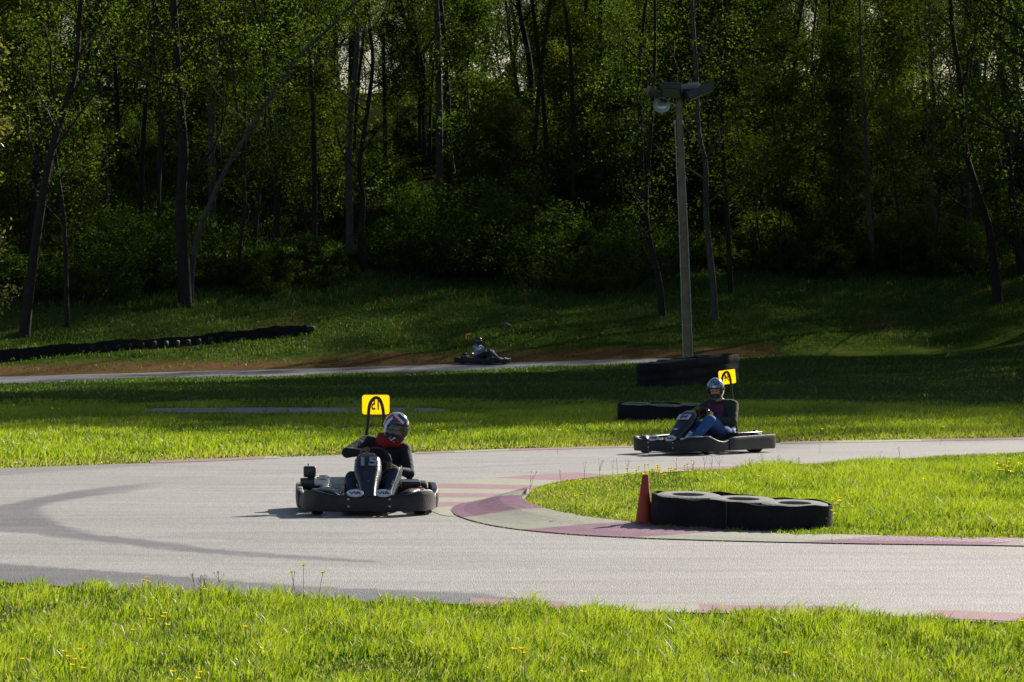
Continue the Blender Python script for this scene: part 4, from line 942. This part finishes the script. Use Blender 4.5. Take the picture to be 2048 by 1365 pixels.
# maroon front of the sweater between the jacket's edges
shc = (V2['shL']+V2['shR'])/2; hc = (V2['hipL']+V2['hipR'])/2; rings = []
for t in np.linspace(.25, 1.02, 9):
    c = hc.lerp(shc, t); wv = .10+.05*math.sin(t*3); rr = .185 if t < .85 else .185-.3*(t-.85)
    rings.append([(c.x+rr*math.cos(g), c.y-.02+rr*1.25*math.sin(g), c.z+.02) for g in np.linspace(-.95, .75, 9)])
so = MB().loft(rings, cap=False, closed=False).build('sweater_front', maroon, d2); s2 = so.modifiers.new('t', 'SOLIDIFY'); s2.thickness = .01

# third kart on the shaded far track
d3_ = 155.0; fx = px(1009, d3_); ph = R(-52); k3 = (fx+.98*math.sin(ph), d3_+.98*math.cos(ph)); k3c = (k3[0], k3[1], tzs(*k3)+.05)
kart3, rz3 = make_kart('12', k3c, ph, R(0), True, label='small distant black racing kart in shade on the far track below the hill', cat='racing kart', group='racing karts')
P3 = dict(P2); P3.update(rot=(R(30), R(8)), head=(-.36, .1, .84), neck=(-.38, .1, .74))
d3, _ = make_driver(k3c, rz3, P3, (tee, jeans_d, shoes, lime_g, maroon, False), 3, label='person in pale blue shirt and dark helmet in the distant shaded kart', cat='person')
helmet(d3, Vector(P3['head'])+Vector((0, 0, .02)), R(30), R(8), 0, 3, [navy_h, blk_h, blk_h, blk_h], True)

# ---------------------------------------------------------------- tyre walls, cone, lamp pole
def tyre_mb(c, r, h, mb=None):
    mb = mb or MB(); M = Matrix.Translation(c)
    q0 = .46 if h > .3 else .60; mb.lathe([(r*q0, 0), (r*.72, -h*.02), (r*.93, h*.04), (r, h*.22), (r, h*.78), (r*.93, h*.96), (r*.80, h*1.0), (r*(q0+.02), h*.98), (r*q0, h*.85), (r*.74, h*.7), (r*.74, h*.3), (r*q0, h*.15), (r*q0, 0)], 28, M=M); return mb
def belt_hull(C, r, n=22):
    pts = [(x+r*math.cos(2*math.pi*i/n), y+r*math.sin(2*math.pi*i/n)) for x, y in C for i in range(n)]
    pts = sorted(set(pts)); 
    def half(P):
        h = []
        for p in P:
            while len(h) > 1 and (h[-1][0]-h[-2][0])*(p[1]-h[-2][1])-(h[-1][1]-h[-2][1])*(p[0]-h[-2][0]) <= 0: h.pop()
            h.append(p)
        return h
    return half(pts)[:-1]+half(pts[::-1])[:-1]
def tyre_wall(name, C, r, h, rows=1, seed=0, z0=None, dz=None, **k):
    rd = random.Random(seed); rub = k.pop('rub', rubber); nobelt = k.pop('nobelt', False); zg = z0 if z0 is not None else min(tzs(x, y) for x, y in C); root = empty(name, (C[0][0], C[0][1], zg), 0, **k); ox, oy = C[0]; D = [(x-ox, y-oy) for x, y in C]
    for j, (x, y) in enumerate(D):
        for q in range(rows):
            tyre_mb((x+rd.uniform(-.02, .02), y+rd.uniform(-.02, .02), q*h*1.0+.0+(dz[j] if dz else 0)), r, h*.98).build('tyre', rub, root)
    if 0: return root
    hull = resample([(x, y) for x, y in belt_hull(D, r+.015)]+[belt_hull(D, r+.015)[0]], 90)[:-1]; H_ = h*rows; rings = []
    for i, (x, y) in enumerate(hull):
        dd = 0
        if dz: dd = .14*(x-D[0][0])/max(d_[0] for d_ in D)
        wv = .008*math.sin(i*.37+seed)+.006*math.sin(i*.9); nx_, ny_ = 0, 0
        cx = sum(p[0] for p in D)/len(D); v = Vector((x, y, 0)); a = hull[i-1]; b = hull[(i+1) % len(hull)]; t = Vector((b[0]-a[0], b[1]-a[1], 0)).normalized(); nn = Vector((t.y, -t.x, 0))
        rings.append([tuple(v+nn*o+Vector((0, 0, z+dd))) for o, z in (((0, -.02), (.010, -.02), (.012+wv, H_*.5), (.010, H_-.012+wv), (0, H_-.012+wv), (.0+wv, H_*.5)) if not nobelt else ((0, -.02), (.03+wv, -.02), (.04, h*.5), (.02+wv, h*.97), (.028+wv, h*1.03), (.045, h*1.5), (.02-wv, h*1.97), (.03-wv, h*2.03), (.042, h*2.5), (.015, H_-.01+wv), (0, H_-.01+wv), (0, h)))])
    rings.append(rings[0]); MB().loft(rings, cap=False).build('belt', belt_m, root, sharp=50)
    root.rotation_euler = (R(3.0), R(1.0), 0) if z0 is not None else (0, 0, 0)
    if seed == 1:                             # joint where the two lengths of belt overlap
        x, y = min(hull, key=lambda p: (p[0]-(px(1425, 37.2)-ox))**2+(p[1]+9)**2*.02); MB().box((x, y-.018, H_*.48), (.014, .014, H_*.96), bev=.003).build('seam', rubber, root)
    for i in (14, 40, 66):
        x, y = hull[i]; MB().sphere((x, y, H_*.62), .009, 8, 6).build('bolt', steel, root)
    return root
cA = [(px(1378, 37.85), 37.85), (px(1482, 37.55), 37.55), (px(1588, 37.25), 37.25)]
tyre_wall('tyre_barrier', cA, .325, .335, 1, 1, z0=-.01, rub=sunlit_dusty, label='low black belted tyre wall of three tyres beside the orange cone', cat='tyre barrier', group='belted tyre walls')
cB = [(px(1271, 74.2), 74.2), (px(1330, 74.0), 74.0), (px(1388, 74.3), 74.3)]
tyre_wall('tyre_barrier', cB, .30, .30, 1, 2, z0=.0, rub=sunlit_dusty, label='low tyre wall at the edge of the shade left of the right-hand kart', cat='tyre barrier', group='belted tyre walls')
cC = [(px(1308, 102.5), 102.5), (px(1358, 104), 104), (px(1406, 106), 106), (px(1446, 108.5), 108.5), (px(1345, 104), 105), (px(1430, 107), 109.5)]
tyre_wall('tyre_stack', cC, .38, .235, 3, 3, dz=[0, .03, .06, .10, .05, .12], nobelt=True, rub=rubber, label='tall black wrapped tyre stack three tyres high at the foot of the lamp pole', cat='tyre barrier', group='belted tyre walls')
# long wall on the bank
bp_ = []
for x, y in ((-260, 742), (-120, 731), (0, 719), (150, 707), (300, 695), (450, 682), (615, 667)):
    d = depth_of(x, y); bp_.append((px(x, d), d))
bp_ = catmull(bp_, 10); Ls = resample(bp_, int(np.linalg.norm(np.diff(np.array(bp_), axis=0), axis=1).sum()/.62))
o0 = (Ls[-1][0], Ls[-1][1], tzs(*Ls[-1])); lw = empty('tyre_barrier', o0, 0, label='long low black tyre wall running along the bank at the left', cat='tyre barrier', group='belted tyre walls')
for x, y in Ls: tyre_mb((x-o0[0], y-o0[1], tzs(x, y)-o0[2]-.03+random.uniform(-.02, .02)), .305, .26+random.uniform(-.02, .015)).build('tyre', rubber, lw)
rings = []
for i, (x, y) in enumerate(resample(bp_, 150)):
    z = tzs(x, y)-o0[2]; hh = .40+.03*math.sin(i*.33)+.015*math.sin(i*1.1)
    rings.append([(x-o0[0], y-.46-o0[1], z-.15), (x-o0[0], y-.45-o0[1], z+hh-.09), (x-o0[0], y-.42-o0[1], z+hh-.09), (x-o0[0], y-.43-o0[1], z-.15)])
MB().loft(rings).build('belt', belt_m, lw)
# cone
cz = gp(1288, 1056); cn = empty('traffic_cone', (cz[0], cz[1], .03), .4, label='faded orange-red traffic cone leaning on the low tyre wall', cat='traffic cone')
cn.rotation_euler = (0, R(2), .4)
MB().lathe([(.086, .02), (.086, .028), (.078, .035), (.030, .455), (.026, .462), (.020, .462), (.018, .45), (.065, .03)], 28).build('cone_body', cone_m, cn)
MB().box((0, 0, .012), (.19, .19, .024), bev=.008).build('base', cone_m, cn)
# lamp pole
dP = 112.0; xP = px(1378, dP); zP = tzs(xP, dP); lp = empty('lamp_pole', (xP, dP, zP), 0, label='tall wooden floodlight pole with conduits and a cluster of lamps', cat='lamp pole')
ht = pz(178, dP)-zP; tx = px(1357, dP)-xP
MB().tube([(0, 0, -.3), (0, 0, 0), (tx*.5, 0, ht*.5), (tx, 0, ht)], [.12, .118, .10, .085], 16).build('pole', wood_m, lp)
for s in (-1, 1):
    c = MB().tube([(s*.13, -.03, 0), (tx*.5+s*.112, -.03, ht*.5), (tx+s*.098, -.03, ht*.885)], .014, 8)
    c.box((tx+s*.105, -.04, ht*.885), (.06, .07, .12), bev=.01).build('conduit', galv, lp)
    for q in range(1, 9):
        z = ht*q/10; MB().box((tx*z/ht+s*(.128-.032*z/ht), -.055, z), (.05, .012, .022)).build('clamp', galv, lp)
MB().box((.11, -.16, .52), (.34, .12, .09), bev=.01).build('junction_box', galv, lp)
def lamp(c, dims, rx, ry, rz, lit=False):
    M = Matrix.Translation(c) @ Matrix.Rotation(rz, 4, 'Z') @ Matrix.Rotation(ry, 4, 'Y') @ Matrix.Rotation(rx, 4, 'X')
    h = MB().box((0, 0, 0), dims, bev=.02, M=M).tube([M @ Vector((0, 0, 0)), (tx, 0, ht-.1)], .03, 8).build('floodlight', lamp_m, lp)
    MB().box((0, 0, -dims[2]/2-.004), (dims[0]*.86, dims[1]*.8, .012), M=M).build('lens', lens_m, h)
lamp((tx-.58, -.05, ht-.16), (.60, .38, .20), R(10), R(26), R(14)); lamp((tx-.20, -.34, ht-.06), (.56, .46, .22), R(-34), R(3), R(-8)); lamp((tx+.56, -.18, ht-.10), (.80, .42, .22), R(-12), R(-22), R(18)); lamp((tx+.34, .30, ht+.0), (.5, .44, .20), R(24), R(-8), 0)
MB().tube([(tx-.3, 0, ht-.02), (tx+.3, 0, ht-.02)], .035, 10).tube([(tx-.02, -.2, ht-.02), (tx+.02, .2, ht-.02)], .035, 10).build('crossarm', lamp_m, lp)
prf = [(r*1.1, z*1.1) for r, z in [(0, .0), (.08, -.005), (.15, -.035), (.2, -.10), (.22, -.17), (.205, -.17), (.19, -.11), (.14, -.05), (.07, -.02), (0, -.015)]]
refl = mat('reflector', (.6, .64, .62), (.8, .82, .82), 3, .2, metal=.35)
dm = MB().lathe(prf, 28, M=Matrix.Translation((tx-.46, .05, ht-.36)) @ Matrix.Rotation(R(-58), 4, 'X')).build('dome_lamp', refl, lp)
MB().tube([(tx-.44, .04, ht-.34), (tx-.05, 0, ht-.45)], .02, 8).build('bracket', galv, dm)
# rock on the bank
d = depth_of(1010, 655); bm = bmesh.new(); bmesh.ops.create_icosphere(bm, subdivisions=3, radius=1)
for v in bm.verts: v.co = Vector((v.co.x*.24, v.co.y*.2, v.co.z*.12))*(1+.25*(float(fbm(np.array(v.co.x*3+5), np.array(v.co.z*3+v.co.y*2)))-.5)*2)
MB().addbm(bm).build('rock', mat('rock', (.07, .06, .055), (.16, .14, .12), 9, .9, .6), smooth=False, label='small dark rock on the mown bank above the distant kart', cat='rock').location = (px(1010, d), d, tzs(px(1010, d), d)+.05)

# ---------------------------------------------------------------- flowers and weeds
pet = leafmat('buttercup_petal', [(0, (.85, .70, .01)), (1, (.92, .80, .02))], .45, 1.15, .3, .05); stemm = mat('green_stem', (.12, .2, .03), (.16, .24, .05), 20, .6)
def flower_mesh(h, seed):
    rd = random.Random(seed); mb = MB(); top = Vector((rd.uniform(-.04, .04), rd.uniform(-.03, .03), h))
    mb.tube([(0, 0, 0), top*.5+Vector((.01, 0, 0)), top], .0014, 4, m=1)
    for i in range(5):
        g = 2*math.pi*i/5; u = Vector((math.cos(g), math.sin(g), 1.0)); v = Vector((-math.sin(g), math.cos(g), 0))
        mb.add([top, top+u*.008+v*.008, top+u*.015+v*.007, top+u*.015-v*.007, top+u*.008-v*.008], [(0, 1, 2, 3, 4)], 0)
    mb.sphere(top+Vector((0, 0, .006)), .008, 8, 6, m=0); return mb
fl = None; fmeshes = []
for q in range(4):
    o = flower_mesh((.13, .17, .21, .26)[q], q).build('buttercup', [pet, stemm], smooth=False); fmeshes.append(o)
fused = [False]*4
def flowers(pts, where_, z=None, s=1.0, hi=0):
    for i, (x, y) in enumerate(pts):
        q = (i*7+hi) % 4 if hi < 9 else 3; src = fmeshes[q]
        h = (.13, .17, .21, .26)[q]*s; X, Y = gp(x, y, h)
        if fused[q]: o = src.copy(); COL.objects.link(o)
        else: o = src; fused[q] = True
        o.location = (X, Y, 0); o.rotation_euler = (0, 0, i*1.7); o.scale = (s*1.15,)*2+(s,); props(o, 'yellow buttercup '+where_, 'flower', 'buttercups '+where_)
rd = random.Random(3)
J = lambda P, j=3: [(x+rd.uniform(-j, j), y+rd.uniform(-j, j)) for x, y in P]
flowers([(1285+rd.gauss(35, 32), 944+rd.gauss(0, 6)) for _ in range(34)], 'in the dense clump behind the orange cone', s=1.15)
flowers([(1670+rd.gauss(8, 14), 1006+rd.gauss(0, 10)) for _ in range(14)], 'beside the right end of the low tyre wall')
flowers([(2020+rd.gauss(0, 18), 935+rd.gauss(0, 10)) for _ in range(18)], 'near the right edge of the infield', s=1.2)
flowers([(1540, 948), (1534, 951), (1524, 954), (1545, 945), (1600, 930), (1700, 945), (1850, 960), (1760, 930)], 'in the middle of the infield grass', s=1.1)
flowers([(1160, 990), (1152, 994), (1178, 963), (1160, 962)], 'on the sparse tip of the infield')
flowers([(320, 1230), (328, 1236), (314, 1241), (332, 1254), (260, 1264)], 'in the clump at the lower left verge')
flowers([(280, 1162), (296, 1164), (308, 1166), (262, 1171), (290, 1157), (322, 1176), (413, 1180)], 'standing against the asphalt at the lower left', s=.75)
flowers([(590, 1146), (607, 1132), (638, 1147)], 'on tall stems above the verge left of centre', s=1.0, hi=9)
flowers([(148, 1303), (139, 1316), (165, 1321), (140, 1335), (160, 1341), (41, 1321), (135, 1305)], 'low at the left of the foreground')
flowers([(480, 1257), (347, 1346), (415, 1347), (392, 1362), (352, 1364)], 'at the bottom of the foreground verge')
flowers([(1018, 1302), (1045, 1300), (1060, 1308), (1165, 1349), (1566, 1310), (2040, 1245)], 'sprinkled in the right foreground')
flowers([(15, 812), (28, 812), (110, 818), (116, 819), (340, 838), (35, 890), (505, 862), (520, 870), (455, 872), (1115, 862), (872, 862), (893, 864), (965, 845), (1640, 860), (1880, 855)], 'sprinkled in the far verge', s=1.3)
# tall bare weed stems
weed_m = mat('dry_weed', (.14, .12, .05), (.22, .18, .08), 20, .8)
def weed(x, y, h, where_, seed):
    h *= .8; rd = random.Random(seed); X, Y = gp(x, y); mb = MB(); lean = rd.uniform(-.12, .12)*h
    mb.tube([(0, 0, 0), (lean*.4, 0, h*.5), (lean, 0, h)], [.0024, .0018, .0008], 5)
    for i in range(rd.randint(1, 3)):
        t = rd.uniform(.35, .7); a = Vector((lean*t, 0, h*t)); b = a+Vector((rd.uniform(-.12, .12)*h*2, rd.uniform(-.05, .05), h*(1-t)*rd.uniform(.7, 1))); mb.tube([a, b], [.002, .0008], 4)
        mb.sphere(b, (.0025, .0025, .008), 6, 4)
    mb.sphere((lean, 0, h), (.003, .003, .012), 6, 4)
    mb.build('weed_stem', weed_m, label='thin dry weed stem '+where_, cat='weed', group='weed stems '+where_).location = (X, Y, 0)
i = 0
for P, hh, wh in (([(1058, 998, .36), (1122, 978, .26)], 1, 'at the bare tip of the infield'), ([(1168, 962, .27), (1200, 960, .3), (1235, 952, .26), (1255, 950, .22), (1225, 955, .25), (1354, 945, .2), (1410, 950, .32), (1424, 950, .28), (1438, 950, .3), (1500, 950, .24), (1524, 942, .25), (1385, 948, .2)], 1, 'rising before the asphalt behind the cone'),
                  ([(1600, 942, .2), (1760, 928, .2), (1800, 925, .24), (1560, 940, .22)], 1, 'along the right back of the infield'), ([(388, 1180, .14), (400, 1180, .12), (407, 1180, .13), (440, 1190, .2), (584, 1190, .2),], 1, 'on the near verge'), ([(300, 836, .3), (312, 836, .22), (296, 838, .26)], 1, 'at the far left verge')):
    for x, y, h in P: weed(x, y, h, wh, i); i += 1
# ragged tufts left standing round the low tyre wall and the kerb's foot
def tufts():
    X = []; Y = []
    for x, y, n, r in ((1302, 1058, 60, .05), (1330, 1062, 40, .06), (1345, 1064, 120, .05), (1400, 1066, 60, .04), (1470, 1068, 90, .05), (1560, 1072, 160, .06), (1610, 1074, 380, .10), (1640, 1072, 420, .10), (1668, 1068, 300, .09), (1270, 1050, 200, .07), (1240, 1046, 120, .06), (1400, 1067, 40, .05), (1260, 1056, 80, .05), (1920, 1080, 350, .12), (1850, 1078, 200, .09)):
        cx, cy = gp(x, y); X.append(cx+rng.normal(0, r, n)); Y.append(cy+rng.normal(0, r*1.4, n))
    X = np.concatenate(X); Y = np.concatenate(Y); N = len(X)
    blades('tuft_grass', X, Y, .02+.065*rng.random(N), .008+.006*rng.random(N), .1+.55*rng.random(N), grassL, label='ragged green tufts round the foot of the low tyre wall', cat='grass')
    K = np.array(ko); X = []; Y = []
    i = rng.integers(0, len(K)-1, 5200); t = rng.random(5200)[:, None]; P = K[i]*(1-t)+K[i+1]*t; c = fbm(P[:, 0]*9, P[:, 1]*9) > .42; P = P[c]; N = len(P)
    blades('kerb_moss', P[:, 0]+rng.normal(0, .012, N), P[:, 1]+rng.normal(0, .02, N), .012+.02*rng.random(N), .012*np.ones(N), np.where(rng.random(N) < .5, .9, .35), grassL, label='thin weeds growing along the foot of the kerb', cat='grass')
tufts()
